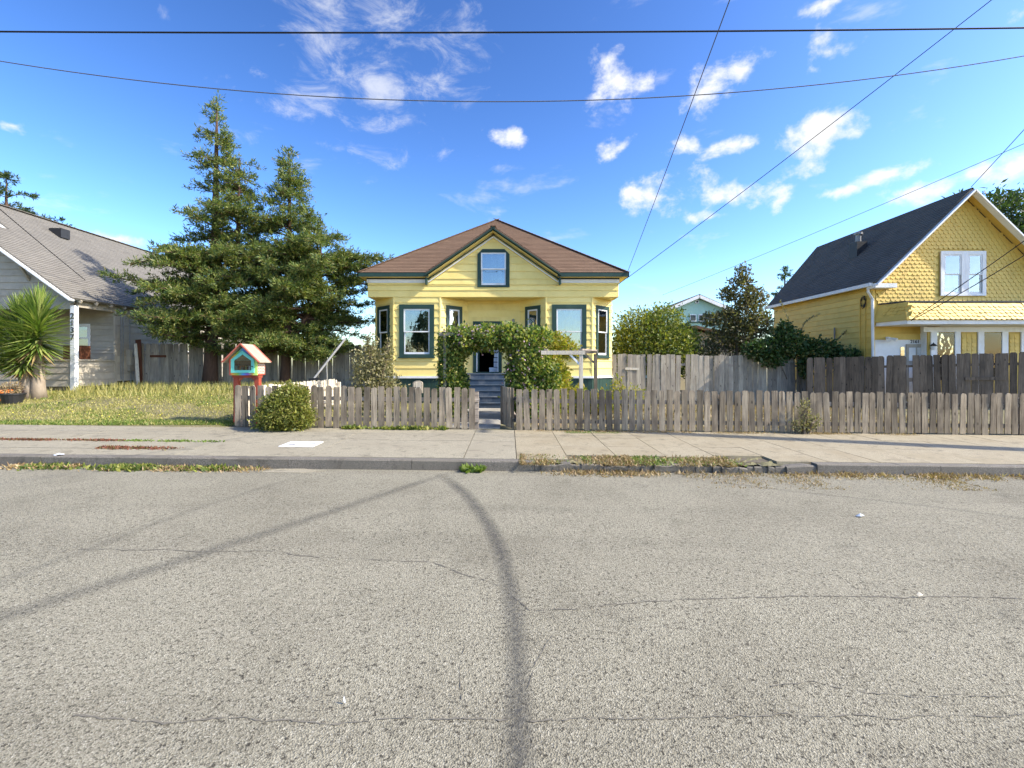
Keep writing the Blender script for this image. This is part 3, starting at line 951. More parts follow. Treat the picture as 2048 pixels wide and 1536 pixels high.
def shingles(name, poly, mat, parent, ex=.14, thick=.014, under=.05):
    """a roof plane as stepped shingle courses with a thin deck below; UVs in metres"""
    poly = [Vector(p) for p in poly]
    nrm = (poly[1] - poly[0]).cross(poly[2] - poly[0]).normalized()
    if nrm.z < 0:
        nrm = -nrm
        poly = poly[::-1]
    upv = (Vector((0, 0, 1)) - nrm * nrm.z).normalized()
    al = upv.cross(nrm).normalized()
    d0 = min(p.dot(upv) for p in poly)
    d1 = max(p.dot(upv) for p in poly)
    vs, fs, uv = [], [], []
    k, t = 0, d0
    while t < d1 - 1e-4:
        band = clip_poly(clip_poly(poly, t, upv, True), min(t + ex + .002, d1), upv, False)
        if len(band) >= 3:
            n0 = len(vs)
            for p in band:
                f = 1 - (p.dot(upv) - t) / ex
                q = p + nrm * (thick * max(0, min(1, f)) + .004)
                vs.append(q)
                uv.append((p.dot(al), p.dot(upv) - d0))
            fs.append(tuple(range(n0, n0 + len(band))))
            # butt edge
            low = [i for i, p in enumerate(band) if abs(p.dot(upv) - t) < 1e-4]
            if len(low) == 2:
                i, j = low
                if (j - i) % len(band) != 1:
                    i, j = j, i
                n1 = len(vs)
                for q in (vs[n0 + i] - nrm * (thick + .004), vs[n0 + j] - nrm * (thick + .004), vs[n0 + j], vs[n0 + i]):
                    vs.append(q)
                    uv.append((q.dot(al), q.dot(upv) - d0))
                fs.append((n1, n1 + 1, n1 + 2, n1 + 3))
        t += ex
        k += 1
    # deck
    n0 = len(vs)
    for p in poly:
        vs.append(p - nrm * under)
        uv.append((0, 0))
    fs.append(tuple(range(n0, n0 + len(poly)))[::-1])
    m = len(poly)
    for i in range(m):
        n1 = len(vs)
        a, b_ = poly[i], poly[(i + 1) % m]
        for q in (a - nrm * under, b_ - nrm * under, b_ + nrm * .003, a + nrm * .003):
            vs.append(q)
            uv.append((q.dot(al), q.dot(upv) - d0))
        fs.append((n1, n1 + 1, n1 + 2, n1 + 3))
    org = min(poly, key=lambda p: p.z)
    me = bpy.data.meshes.new(name)
    me.from_pydata([tuple(q - org) for q in vs], [], fs)
    ul = me.uv_layers.new(name='UVMap')
    for lp in me.loops:
        ul.data[lp.index].uv = uv[lp.vertex_index]
    me.materials.append(MATS[mat])
    return place(name, me, parent, org)
def text_mesh(txt, size, mat, parent, w, rot, name='house_number', depth=.008):
    cu_ = bpy.data.curves.new('t', 'FONT')
    cu_.body = txt
    cu_.size = size
    cu_.extrude = depth
    cu_.align_x = 'CENTER'
    ob = bpy.data.objects.new('t', cu_)
    COL.objects.link(ob)
    bpy.context.view_layer.update()
    me = bpy.data.meshes.new_from_object(ob.evaluated_get(bpy.context.evaluated_depsgraph_get()))
    bpy.data.objects.remove(ob)
    me.materials.clear()
    me.materials.append(MATS[mat])
    return place(name, me, parent, w, rot)

# ------------------------------------------------------------------ the yellow house
BF, RW = 17.3, 18.225          # bay front and recessed wall
XL, XR = -5.22, 4.05
BACK = 27.0
yh = thing('yellow_house', 'pale yellow cottage with brown hip roof, front gable and two bay windows', 'house', (-.58, BF, 0))
YP = 'yellow_paint'
ZB, ZS, ZT = 1.03, 3.955, 4.62
plan = [(-5.20, RW), (-4.27, BF), (-2.55, BF), (-1.62, RW), (.45, RW), (1.37, BF), (3.07, BF), (3.99, RW)]
def seg_frame(a, b_):
    return frame(a[0], a[1], 0, b_[0] - a[0], b_[1] - a[1]), math.hypot(b_[0] - a[0], b_[1] - a[1])
WZ0, WZ1 = 1.74, 3.675
specs = {0: ('dark_curtain', .2, 1.08), 1: ('dark_curtain', .215, 1.505), 2: ('curtain', .26, 1.02), 4: ('curtain', .28, 1.05), 5: ('curtain', .22, 1.49), 6: ('curtain', .22, 1.1)}
for i in range(7):
    fr, L = seg_frame(plan[i], plan[i + 1])
    if i in specs:
        cur, a0, a1 = specs[i]
        cw = .165 if i in (1, 5) else .13
        ops = [(a0 + cw, a1 - cw, WZ0 + .08, WZ1 - cw)]
        wall_boards(fr, L, ZB, ZS, .27, yh, YP, ops)
        window(yh, fr, a0, a1, WZ0, WZ1, cw, curtain=cur, cdepth=.3 if i == 1 else .16)
    else:
        # recess wall with the doorway: X -1.40..-.28
        da0, da1 = -1.40 - plan[3][0], -.28 - plan[3][0]
        wall_boards(fr, L, 1.13, ZS, .27, yh, YP, [(da0 + .12, da1 - .12, 1.1, 3.0)])
        mb = MB()
        f0 = (Vector((fr[0].x, fr[0].y, 0)), fr[1], fr[2])
        mb.ob(f0, da0, da0 + .13, 1.14, 3.14, 0, .05)
        mb.ob(f0, da1 - .13, da1, 1.14, 3.14, 0, .05)
        mb.ob(f0, da0 + .13, da1 - .13, 3.0, 3.14, 0, .052)
        mb.ob(f0, da0 + .13, da1 - .13, 1.13, 1.17, -.1, .08)
        dr = mb.build('doorway', 'green_trim', yh)
        mb = MB()
        mb.ob(f0, da0 + .13, da0 + .165, 1.17, 3.0, -.05, .03)
        mb.ob(f0, da1 - .165, da1 - .13, 1.17, 3.0, -.05, .03)
        mb.ob(f0, da0 + .165, da1 - .165, 2.965, 3.0, -.05, .03)
        mb.build('screen_frame', 'white_paint', dr)
        # door leaf swung open into the hall
        hx = fr[0].x + da0 + .17
        MB().box(hx, hx + .04, RW + .06, RW + .92, 1.18, 2.96).build('door_leaf', 'green_trim', dr)
# hall behind the open door
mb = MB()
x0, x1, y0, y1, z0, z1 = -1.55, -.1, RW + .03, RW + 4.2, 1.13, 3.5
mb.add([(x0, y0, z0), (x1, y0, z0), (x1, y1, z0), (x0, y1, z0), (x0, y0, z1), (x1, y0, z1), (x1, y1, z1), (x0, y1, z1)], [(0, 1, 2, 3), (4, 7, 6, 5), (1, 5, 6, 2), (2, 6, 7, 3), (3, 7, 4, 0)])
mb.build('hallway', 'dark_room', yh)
bx_ = thing('stacked_boxes', 'stack of pale boxes just inside the open front door', 'boxes', (-.52, RW + .35, 1.14))
for (x0, x1, z0, z1) in ((-.78, -.42, 1.14, 1.34), (-.60, -.42, 1.36, 1.54), (-.60, -.42, 1.57, 1.72), (-.58, -.42, 1.75, 1.9), (-.59, -.42, 1.93, 2.06)):
    MB().box(x0, x1, RW + .25, RW + .5, z0, z1).build('box', 'paper_white', bx_)
# upper wall plane with the gable
GX, GA, PITCH = -.58, 6.475, .70
def gclip(z):
    if z < ZT:
        return (0, XR - XL)
    hw = max(.02, (GA - .16 - z) / PITCH)
    return (GX - XL - hw, GX - XL + hw)
fr = frame(XL, BF, 0, 1, 0)
gw = (-1.166 - XL, .02 - XL, 4.31, 5.72)
wall_boards(fr, XR - XL, ZS, ZT, .225, yh, YP, [(gw[0] + .12, gw[1] - .12, gw[2] + .07, gw[3] - .13)])
wall_boards(fr, XR - XL, ZT, GA - .2, .27, yh, YP, [(gw[0] + .12, gw[1] - .12, gw[2] + .07, gw[3] - .13)], gclip)
window(yh, fr, *gw, cw=.13, curtain='curtain', chamfer=.19, sill=False, cdepth=.25)
# soffits over the cut-away corners and the porch
for poly in ([plan[0], (XL, RW), (XL, BF), plan[1]], [plan[6], (XR, BF), (XR, RW), plan[7]], [plan[2], plan[5], plan[4], plan[3]]):
    MB().prism([(a, b_ - (.012 if abs(b_ - BF) < .01 else 0), ZS - .012) for a, b_ in poly], (0, 0, .03)).build('soffit', YP, yh)
# side, rear walls
wall_boards(frame(XL + .02, BACK, 0, 0, -1), BACK - RW, ZB, ZT, .27, yh, YP)
wall_boards(frame(XR - .06, RW, 0, 0, 1), BACK - RW, ZB, ZT, .27, yh, YP)
MB().box(XL + .05, XR - .08, BACK - .05, BACK, ZB, ZT).build('rear_wall', YP, yh)
MB().box(XL - .01, XL + .03, BF + .01, RW, ZS, ZT).build('wall_board', YP, yh)
MB().box(XR - .03, XR + .01, BF + .01, RW, ZS, ZT).build('wall_board', YP, yh)
# corner boards
for i in (1, 2, 5, 6):
    a = plan[i]
    MB().tube([(a[0], a[1] + .0, ZB), (a[0], a[1], ZS - .02)], .04, 6).build('corner_board', YP, yh)
# water table and skirting
for i in range(7):
    if i == 3:
        continue
    fr, L = seg_frame(plan[i], plan[i + 1])
    f0 = (Vector((fr[0].x, fr[0].y, 0)), fr[1], fr[2])
    MB().ob(f0, -.03, L + .03, .95, 1.03, -.02, .07).build('water_table', 'white_paint', yh)
    n = int(L / .155)
    for k in range(n):
        MB().ob(f0, L * k / n + .003, L * (k + 1) / n - .003, -.1, .95, -.03, .012 + random.uniform(-.003, .003)).build('skirting_board', 'green_trim', yh)
for (X, d) in ((XL + .02, 1), (XR - .06, -1)):
    MB().box(X - .04, X + .04, RW, BACK, -.1, .95).build('skirting_side', 'green_trim', yh)
# roof
EX0, EX1, EY0, EY1, EZ = -5.52, 4.37, 17.0, 27.3, 4.80
HW = (EX1 - EX0) / 2
CX = (EX0 + EX1) / 2
AZ = EZ + PITCH * HW
A1, A2 = (CX, EY0 + HW, AZ), (CX, EY1 - HW, AZ)
GH = 2.45
VA = (GX, EY0 + (GA - EZ) / PITCH, GA)
rf = shingles('roof', [(EX0, EY0, EZ), (GX - GH + .02, EY0, EZ), VA, A1], 'roof_brown', yh)
shingles('roof_plane', [(GX + GH - .02, EY0, EZ), (EX1, EY0, EZ), A1, VA], 'roof_brown', rf)
shingles('roof_plane', [(EX0, EY1, EZ), (EX0, EY0, EZ), A1, A2], 'roof_brown', rf)
shingles('roof_plane', [(EX1, EY0, EZ), (EX1, EY1, EZ), A2, A1], 'roof_brown', rf)
shingles('roof_plane', [(EX1, EY1, EZ), (EX0, EY1, EZ), A2], 'roof_brown', rf)
gy = EY0 + (GA - EZ) / PITCH
for sg in (-1, 1):
    shingles('gable_roof_plane', [(GX + sg * GH, EY0 - .02, EZ + .012), (GX, EY0 - .02, GA + .012), (GX, gy + .1, GA + .012)], 'roof_brown', rf)
for (a, b_) in (((EX0, EY0, EZ), A1), ((EX1, EY0, EZ), A1), (A1, A2), ((GX, EY0, GA + .01), (GX, gy, GA + .01))):
    va, vb = Vector(a), Vector(b_)
    n = max(2, int((vb - va).length / .22))
    mb = MB()
    for i in range(n):
        p, q = va.lerp(vb, i / n), va.lerp(vb, (i + 1) / n + .02)
        mb.beam(p + Vector((0, 0, .028)), q + Vector((0, 0, .012)), .2, .018)
    mb.build('ridge_cap', 'roof_brown', rf)
# small vent stubs at the right hip
MB().box(3.15, 3.4, 21.0, 21.3, 5.1, 6.0).build('roof_vent', 'roof_brown', rf)
# eaves: green fascia, yellow soffit, white frieze
def eave(p, q, dn):
    MB().beam(Vector(p) + Vector((0, 0, -.07)), Vector(q) + Vector((0, 0, -.07)), .04, .15).build('fascia', 'green_trim', yh)
GE = GX - GH, GX + GH
eave((EX0, EY0 + .02, EZ), (GE[0] + .1, EY0 + .02, EZ), 0)
eave((GE[1] - .1, EY0 + .02, EZ), (EX1, EY0 + .02, EZ), 0)
eave((EX0 + .02, EY0, EZ), (EX0 + .02, EY1, EZ), 0)
eave((EX1 - .02, EY0, EZ), (EX1 - .02, EY1, EZ), 0)
for (a, b_) in ((EX0 + .04, GE[0] + .06), (GE[1] - .06, EX1 - .04)):
    MB().box(a, b_, EY0 + .04, BF + .01, EZ - .145, EZ - .125).build('eave_soffit', YP, yh)
for (a, b_) in ((EX0 + .04, XL), (XR, EX1 - .04)):
    MB().box(a, b_, BF + .011, EY1, EZ - .145, EZ - .125).build('eave_soffit', YP, yh)
for (a, b_) in ((XL - .03, GE[0] + .05), (GE[1] - .05, XR + .03)):
    MB().box(a, b_, BF - .045, BF - .018, 4.475, 4.60).build('frieze_board', 'white_paint', yh)
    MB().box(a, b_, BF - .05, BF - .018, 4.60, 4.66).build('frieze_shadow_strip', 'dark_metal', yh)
for sg in (-1, 1):
    p0, p1 = Vector((GX + sg * (GH + .03), EY0, EZ - .10)), Vector((GX, EY0, GA - .085))
    k = (p1 - p0).normalized()
    MB().beam(p0, p1 + k * .08, .045, .19, (0, 1, 0)).build('rake_board', 'green_trim', yh)
    MB().prism([Vector((GX + sg * GH, EY0 + .024, EZ - .16)), Vector((GX, EY0 + .024, GA - .16)), Vector((GX, BF + .02, GA - .16)), Vector((GX + sg * GH, BF + .02, EZ - .16))], (0, 0, .02)).build('rake_soffit', YP, yh)
    d = Vector((0, -.032, 0))
    MB().beam(Vector((GX + sg * (GH - .06), BF, EZ - .30)) + d, Vector((GX, BF, GA - .315)) + d, .03, .13, (0, 1, 0)).build('rake_frieze', 'white_paint', yh)
    MB().beam(Vector((GX + sg * (GH - .03), BF, EZ - .205)) + d, Vector((GX, BF, GA - .225)) + d, .036, .045, (0, 1, 0)).build('rake_strip', 'green_trim', yh)
    MB().box(GX + sg * GH - .03, GX + sg * GH + .03, EY0 + .05, BF - .05, EZ - .42, EZ - .16).build('gable_return', 'green_trim', yh)
# steps and porch floor
stp = thing('front_steps', 'blue painted wooden steps leading up to the open door', 'steps', (-.83, 15.4, 0))
SX0, SX1, NST = -1.42, -.16, 6
RI = 1.13 / NST
for k in range(NST):
    y0 = 15.4 + .29 * k
    z1 = RI * (k + 1)
    MB().box(SX0 + .02, SX1 - .02, y0 + .02, y0 + .05, RI * k - .01, z1 - .032).build('riser', 'blue_steps', stp)
    MB().box(SX0, SX1, y0, y0 + .33 if k < NST - 1 else RW - .03, z1 - .03, z1).build('tread', 'blue_steps', stp)
for X in (SX0 + .01, SX1 - .03):
    MB().prism([(X, 15.43, -.03), (X, 15.43 + .29 * NST + .3, -.03), (X, 15.43 + .29 * NST + .3, 1.09), (X, 15.43 + .29 * NST, 1.09)], (.03, 0, 0)).build('stringer', 'blue_steps', stp)
MB().box(-1.72, SX0 - .01, 16.95, RW - .03, 1.09, 1.128).build('porch_floor', 'blue_steps', yh)
MB().box(SX1 + .01, .55, 16.95, RW - .03, 1.09, 1.128).build('porch_floor', 'blue_steps', yh)
MB().box(-1.72, SX0 - .01, 16.98, 17.02, -.05, 1.08).build('porch_skirt', 'green_trim', yh)
MB().box(SX1 + .01, .55, 16.98, 17.02, -.05, 1.08).build('porch_skirt', 'green_trim', yh)
# porch lamp and number
lm = thing('porch_lamp', 'small porch wall lamp right of the front door', 'lamp', (.17, RW - .03, 3.0))
MB().lathe((.17, RW - .09, 3.12), [(.0, .12), (.04, .1), (.055, .0), (.05, -.01)], 10).build('lamp_cap', 'metal_grey', lm)
MB().lathe((.17, RW - .09, 3.0), [(.0, -.01), (.04, .0), (.048, .1), (.045, .12)], 10).build('lamp_glass', 'lamp_glass', lm, smooth=True)
MB().box(.14, .2, RW - .05, RW - .026, 3.03, 3.2).build('back_plate', 'metal_grey', lm)
for i, ch in enumerate('21'):
    text_mesh(ch, .17, 'dark_metal', yh, (.03 + .13 * i, RW - .034, 2.90 - .05 * i), (R(90), 0, 0))
# path and yard
mb = MB()
for k in range(5):
    MB().box(-1.35 + random.uniform(-.02, .02), -.2, 10.45 + k * .98, 10.45 + (k + 1) * .98 - .015, -.06, .02 + random.uniform(-.004, .004)).build('path_slab', 'path_concrete', pv)

# arch-topped cream vent/plaque standing by the skirting
vp = MB()
cx_, zz = -3.35, 0
vx = px(835, 775, 16.9)
prof = [(-.18, 0), (.18, 0), (.18, .34)] + [(.18 * math.cos(a), .34 + .11 * math.sin(a)) for a in (R(25), R(50), R(75), R(105), R(130), R(155))] + [(-.18, .34)]
vp.prism([(vx.x + a, 16.9, .42 + b_) for a, b_ in prof], (0, .12, 0))
vp.f = [tuple(reversed(q)) for q in vp.f]
pq = thing('meter_cover', 'cream arch-topped box beside the dark green skirting', 'box', (vx.x, 16.96, .0))
vp.build('housing', 'cream_siding', pq)
prof2 = [(a * .78, .05 + b_ * .8) for a, b_ in prof]
v2 = MB().prism([(vx.x + a, 16.88, .43 + b_) for a, b_ in prof2], (0, .018, 0))
v2.f = [tuple(reversed(q)) for q in v2.f]
v2.build('face_plate', 'pale_wood', pq)
for dx in (-.07, .01, .06):
    MB().box(vx.x + dx, vx.x + dx + .025, 16.868, 16.879, .62, .645).build('hole', 'dark_metal', pq)
MB().box(vx.x - .03, vx.x + .03, 16.93, 16.99, -.02, .42).build('stand', 'metal_grey', pq)

# ------------------------------------------------------------------ timber frame right of the arbor
tf = thing('timber_frame', 'weathered timber frame of two posts and beams right of the vine arch', 'frame', (1.6, 12.2, 0))
fA, fB = px(1162, 705, 12.0), px(1191, 700, 13.2)
MB().box(fA.x - .045, fA.x + .045, 11.955, 12.045, -.05, 1.70).build('post', 'pale_wood', tf)
MB().box(fB.x - .045, fB.x + .045, 13.155, 13.245, -.05, 1.74).build('post', 'picket_wood', tf)
bA = px(1082, 705, 12.0)
MB().box(bA.x, fA.x + .1, 11.94, 11.98, 1.70, 1.80).build('beam', 'pale_wood', tf)
MB().box(bA.x + .1, fB.x + .06, 13.14, 13.18, 1.76, 1.87).build('beam', 'rail_wood', tf)
MB().beam((fA.x, 12.0, 1.83), (fB.x, 13.2, 1.85), .09, .04).build('cross_rail', 'rail_wood', tf)
MB().beam((bA.x + .12, 12.0, 1.83), (bA.x + .25, 13.2, 1.85), .09, .04).build('cross_rail', 'rail_wood', tf)
MB().box(bA.x + .14, bA.x + .23, 13.185, 13.26, -.05, 1.76).build('post', 'pale_wood', tf)
MB().beam((fA.x - .04, 12.0, 1.45), (fA.x - .3, 12.0, 1.72), .05, .06, (0, 1, 0)).build('brace', 'white_paint', tf)
MB().beam((fB.x - .04, 13.2, 1.5), (fB.x - .34, 13.2, 1.78), .05, .06, (0, 1, 0)).build('brace', 'picket_wood', tf)

# ------------------------------------------------------------------ little library box
LX, LY = px(495, 700, 10.75).x, 10.75
ll = thing('little_library', 'small house-shaped library box painted turquoise and rainbow on red posts', 'library box', (LX, LY, s(LX)))
W2, Dp = .315, .36
zb, ze, zp = 1.20, 1.56, 1.86
y0, y1 = LY - Dp / 2, LY + Dp / 2
for X in (LX - .24, LX + .24):
    MB().box(X - .05, X + .05, LY - .06, LY + .06, -.05, zb - .06).build('post', 'red_paint', ll)
    MB().beam((X - .0, LY, zb - .16), (X + (.12 if X < LX else -.12), LY, zb - .05), .05, .05, (0, 1, 0)).build('brace', 'coral_paint', ll)
MB().box(LX - .3, LX + .3, LY - .09, LY + .09, zb - .06, zb).build('base_beam', 'red_paint', ll)
mb = MB()
mb.box(LX - W2, LX + W2, y0 + .03, y1, zb + .002, zb + .03)
mb.prism([(LX - W2, y1 - .02, zb + .03), (LX + W2, y1 - .02, zb + .03), (LX + W2, y1 - .02, ze), (LX, y1 - .02, zp - .03), (LX - W2, y1 - .02, ze)], (0, .02, 0))
mb.build('case', 'red_paint', ll)
MB().box(LX + W2 - .02, LX + W2, y0 + .02, y1 - .02, zb + .03, ze - .01).build('side_panel', 'mini_brick', ll)
MB().box(LX - W2, LX - W2 + .02, y0 + .02, y1 - .02, zb + .03, ze - .01).build('side_panel', 'red_paint', ll)
def penta(w, b0, e, p):
    return [(-w, b0), (w, b0), (w, e), (0, p), (-w, e)]
def ring_prism(outer, inner, y, t, name, mat, par):
    mb = MB()
    n = len(outer)
    vs = [(LX + a, y, b_) for a, b_ in outer] + [(LX + a, y, b_) for a, b_ in inner] + [(LX + a, y + t, b_) for a, b_ in outer] + [(LX + a, y + t, b_) for a, b_ in inner]
    fs = []
    for i in range(n):
        j = (i + 1) % n
        fs += [(i, j, n + j, n + i), (2 * n + j, 2 * n + i, 3 * n + i, 3 * n + j), (j, i, 2 * n + i, 2 * n + j), (n + i, n + j, 3 * n + j, 3 * n + i)]
    mb.add(vs, fs)
    return mb.build(name, mat, par, origin=(LX, y, zb))
ring_prism(penta(W2, zb, ze, zp - .02), penta(.25, zb + .07, ze - .01, zp - .12), y0, .03, 'front_panel', 'rainbow_paint', ll)
dr = ring_prism(penta(.262, zb + .055, ze - .005, zp - .105), penta(.195, zb + .115, ze - .03, zp - .19), y0 - .025, .024, 'library_door', 'turquoise', ll)
mb = MB().prism([(LX + a, y0 - .012, b_) for a, b_ in penta(.2, zb + .11, ze - .028, zp - .185)], (0, .004, 0))
mb.build('pane', 'glass_soft', dr)
MB().lathe((LX + .225, y0 - .035, zb + .2), [(0, -.015), (.014, -.01), (.014, .01), (0, .015)], 8).build('knob', 'dark_metal', dr)
MB().box(LX - .29, LX + .29, y0 + .04, y1 - .03, 1.535, 1.548).build('shelf', 'pale_wood', ll)
for sg in (-1, 1):
    a = Vector((LX + sg * (W2 + .10), 0, ze - .075))
    b_ = Vector((LX, 0, zp + .03))
    mb = MB().prism([(a.x, y0 - .09, a.z), (b_.x, y0 - .09, b_.z), (b_.x, y1 + .07, b_.z), (a.x, y1 + .07, a.z)], (0, 0, .022))
    mb.build('roof_panel', 'library_roof', ll)
    for yy in (y0 - .10, y1 + .065):
        MB().beam((a.x, yy, a.z + .008), (b_.x, yy, b_.z + .012), .025, .055, (0, 1, 0)).build('rake_trim', 'coral_paint', ll)
bk = ['paper_white', 'turquoise', 'dark_metal', 'orange', 'cream_siding', 'brown_board', 'gold_paint', 'red_paint', 'paper_white', 'green_trim']
bnames = ['white', 'turquoise', 'black', 'orange', 'cream', 'brown', 'gold', 'dark red', 'off-white', 'dark green']
X = LX - .24
for i, c in enumerate(bk):
    w = random.uniform(.025, .042)
    h = random.uniform(.14, .21)
    tag(MB().box(X, X + w, y0 + .06, y0 + .22, zb + .031, zb + .031 + h).build('book', c), '%s book standing inside the little library box' % bnames[i], 'book', 'books in the library box')
    X += w + random.uniform(.004, .012)

# ------------------------------------------------------------------ house on the left
WX, PF, HF = -14.5, 15.6, 17.2
lh = thing('grey_house', 'cream sided cottage with pale grey shingle roof at far left', 'house', (-19, PF, .5))
CS = 'cream_siding'
LP, LEX, LEZ = .72, -14.26, 3.63
def lz(x):
    return LEZ + LP * (LEX - x)
gb = .55
# side wall behind the porch
wfr = frame(WX, HF, 0, 0, 1)
lw = (3.5, 4.55, 1.95, 3.0)
wall_boards(wfr, 11.5, .85, 3.72, .225, lh, CS, [(lw[0] + .08, lw[1] - .08, lw[2] + .05, lw[3] - .08)])
window(lh, wfr, *lw, cw=.08, casing='white_paint', curtain='green_curtain', sill=False)
MB().box(WX - .02, WX + .04, HF - .06, HF + .06, .7, 3.72).build('corner_board', CS, lh)
# house front wall inside the porch
ffr = frame(WX - 7.2, HF, 0, 1, 0)
fw_ = (7.2 - 1.55, 7.2 - .88, 1.95, 2.95)
wall_boards(ffr, 7.15, .95, 3.66, .225, lh, CS, [(fw_[0] + .06, fw_[1] - .06, fw_[2] + .04, fw_[3] - .06)])
window(lh, ffr, *fw_, cw=.06, casing='white_paint', curtain='dark_curtain', sill=False)
MB().box(WX - 7.2, WX, PF + .05, HF, .86, .95).build('porch_floor', 'rail_wood', lh)
# half walls of the porch
wall_boards(frame(WX, PF + .08, 0, 0, 1), HF - PF - .14, .72, 1.58, .215, lh, CS)
wall_boards(frame(WX - 6.8, PF, 0, 1, 0), 6.7, .72, 1.58, .215, lh, CS)
MB().box(WX - 6.8, WX - .08, PF - .05, PF + .07, 1.58, 1.63).build('wall_cap', CS, lh)
MB().box(WX - .07, WX + .05, PF + .08, HF - .06, 1.58, 1.63).build('wall_cap', CS, lh)
po = MB().box(WX - .10, WX + .05, PF - .05, PF + .10, .55, 3.42).build('porch_post', 'white_paint', lh)
for i, ch in enumerate('2137'):
    text_mesh(ch, .27, 'dark_metal', po, (WX - .025, PF - .058, 2.98 - .235 * i), (R(90), 0, 0))
MB().box(WX - 6.8, WX - .11, PF - .03, PF + .08, 3.3, 3.5).build('porch_beam', CS, lh)
MB().box(WX - .08, WX + .03, PF + .11, HF - .07, 3.38, 3.6).build('porch_beam', CS, lh)
MB().box(WX - 6.8, WX - .3, PF + .02, PF + .1, .30, .70).build('skirt_plank', 'dark_wood', lh)
MB().box(WX - .12, WX + .06, PF - .06, PF + .14, .30, .55).build('pier', 'kerb_concrete', lh)
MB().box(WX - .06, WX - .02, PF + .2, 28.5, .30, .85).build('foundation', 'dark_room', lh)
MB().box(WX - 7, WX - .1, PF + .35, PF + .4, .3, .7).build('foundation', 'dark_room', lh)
# porch gable face (right half shows) and its roof
PRX = -18.0
def pclip(z):
    return (0, max(.05, (LEX - .25) - (PRX - 3.6) - (z - LEZ + .1) / LP))
wall_boards(frame(PRX - 3.6, PF + .02, 0, 1, 0), 8, 3.5, 6.0, .225, lh, CS, (), pclip)
RY0, RY1 = PF - .35, 29.0
MY = 17.3
shp = shingles('roof', [(LEX, RY0, LEZ), (LEX, MY, LEZ), (PRX, MY, lz(PRX)), (PRX, RY0, lz(PRX))], 'roof_grey', lh, .15)
RXX = -19.86
shingles('roof_plane', [(LEX, MY, LEZ), (LEX, RY1, LEZ), (RXX, RY1, lz(RXX)), (RXX, MY - .45, lz(RXX)), (PRX, MY - .45, lz(PRX)), (PRX, MY, lz(PRX))], 'roof_grey', shp, .15)
shingles('roof_plane', [(PRX, RY0, lz(PRX)), (PRX, MY, lz(PRX)), (2 * PRX - LEX, MY, LEZ), (2 * PRX - LEX, RY0, LEZ)], 'roof_grey', shp, .15)
shingles('roof_plane', [(RXX, MY - .45, lz(RXX)), (RXX, RY1, lz(RXX)), (2 * RXX - LEX, RY1, LEZ), (2 * RXX - LEX, MY - .45, LEZ)], 'roof_grey', shp, .15)
# main gable face above the porch roof
def mclip(z):
    h = max(.05, 5.3 - (z - 3.6) / LP)
    return (5.3 - h, 5.3 + h)
wall_boards(frame(RXX - 5.3, HF + .05, 0, 1, 0), 10.6, 3.6, 7.3, .225, lh, CS, (), mclip)
def rake(p, q, name='rake_board', mat='white_paint'):
    MB().beam(p, q, .045, .2, (0, 1, 0)).build(name, mat, lh)
rake((LEX + .02, RY0 - .02, LEZ - .09), (PRX, RY0 - .02, lz(PRX) - .07))
rake((PRX, RY0 - .02, lz(PRX) - .07), (2 * PRX - LEX, RY0 - .02, LEZ - .09))
rake((PRX + .1, MY - .48, lz(PRX + .1) - .08), (RXX, MY - .48, lz(RXX) - .07))
rake((RXX, MY - .48, lz(RXX) - .07), (RXX - 3, MY - .48, lz(RXX) - .07 - 3 * LP))
for i in range(22):
    y = RY0 + .35 + .6 * i
    MB().beam((LEX + .0, y, LEZ - .10), (LEX - .7, y, LEZ - .10 + .7 * LP), .05, .09).build('rafter_tail', CS, lh)
# knee braces under the gable
for X in (-16.0, -17.6):
    MB().beam((X, RY0 + .05, lz(X) - .2), (X, PF + .0, lz(X) - .62), .07, .07).build('knee_brace', CS, lh)
n = 40
mb = MB()
for i in range(n):
    y = MY - .45 + (RY1 - MY) * i / n
    mb.beam((RXX, y, lz(RXX) + .035), (RXX, y + .36, lz(RXX) + .02), .24, .02)
mb.build('ridge_cap', 'roof_grey', shp)
MB().box(-18.9, -18.4, 19.2, 19.6, lz(-18.65) - .1, lz(-18.65) + .28).build('roof_vent', 'dark_metal', shp)
# things on the porch and wall
tag(MB().box(-15.55, -14.95, 16.3, 16.7, 1.63, 2.12).build('storage_box', 'brown_board'), 'reddish brown wooden box on the porch ledge of the grey-roofed cottage', 'box')
MB().box(-15.5, -14.9, 16.3, 16.7, .95, 1.63).build('ledge', CS, lh)
em = thing('electric_meter', 'electric meter box with conduits on the left cottage wall', 'meter', (WX + .1, 17.85, 1.2))
MB().box(WX + .03, WX + .17, 17.68, 18.05, 1.45, 2.02).build('meter_box', 'cream_siding', em)
mb = MB()
mb.tube([(WX + .17, 17.87, 1.86), (WX + .26, 17.87, 1.86)], .095, 14)
mb.build('meter_dial', 'metal_grey', em)
MB().box(WX + .03, WX + .13, 17.72, 17.95, 1.2, 1.44).build('junction_box', 'cream_siding', em)
for (y, z0, z1) in ((17.4, .9, 3.6), (17.5, .75, 3.6), (17.8, 2.02, 3.55), (17.85, .55, 1.2), (18.0, .6, 1.45)):
    MB().tube([(WX + .06, y, z0), (WX + .06, y, z1)], .018, 7).build('conduit', 'metal_grey', em)
for (label, p, q, w, mat) in (('pale plank leaning against the left fence end', (-13.75, 17.35, .5), (-14.2, 17.78, 2.25), .11, 'pale_wood'), ('dark brown board leaning behind the pale plank', (-13.9, 17.62, .5), (-14.12, 17.80, 2.4), .2, 'brown_board')):
    tag(MB().beam(p, q, w, .03, (0, -1, .3)).build('leaning_plank', mat), label, 'plank')
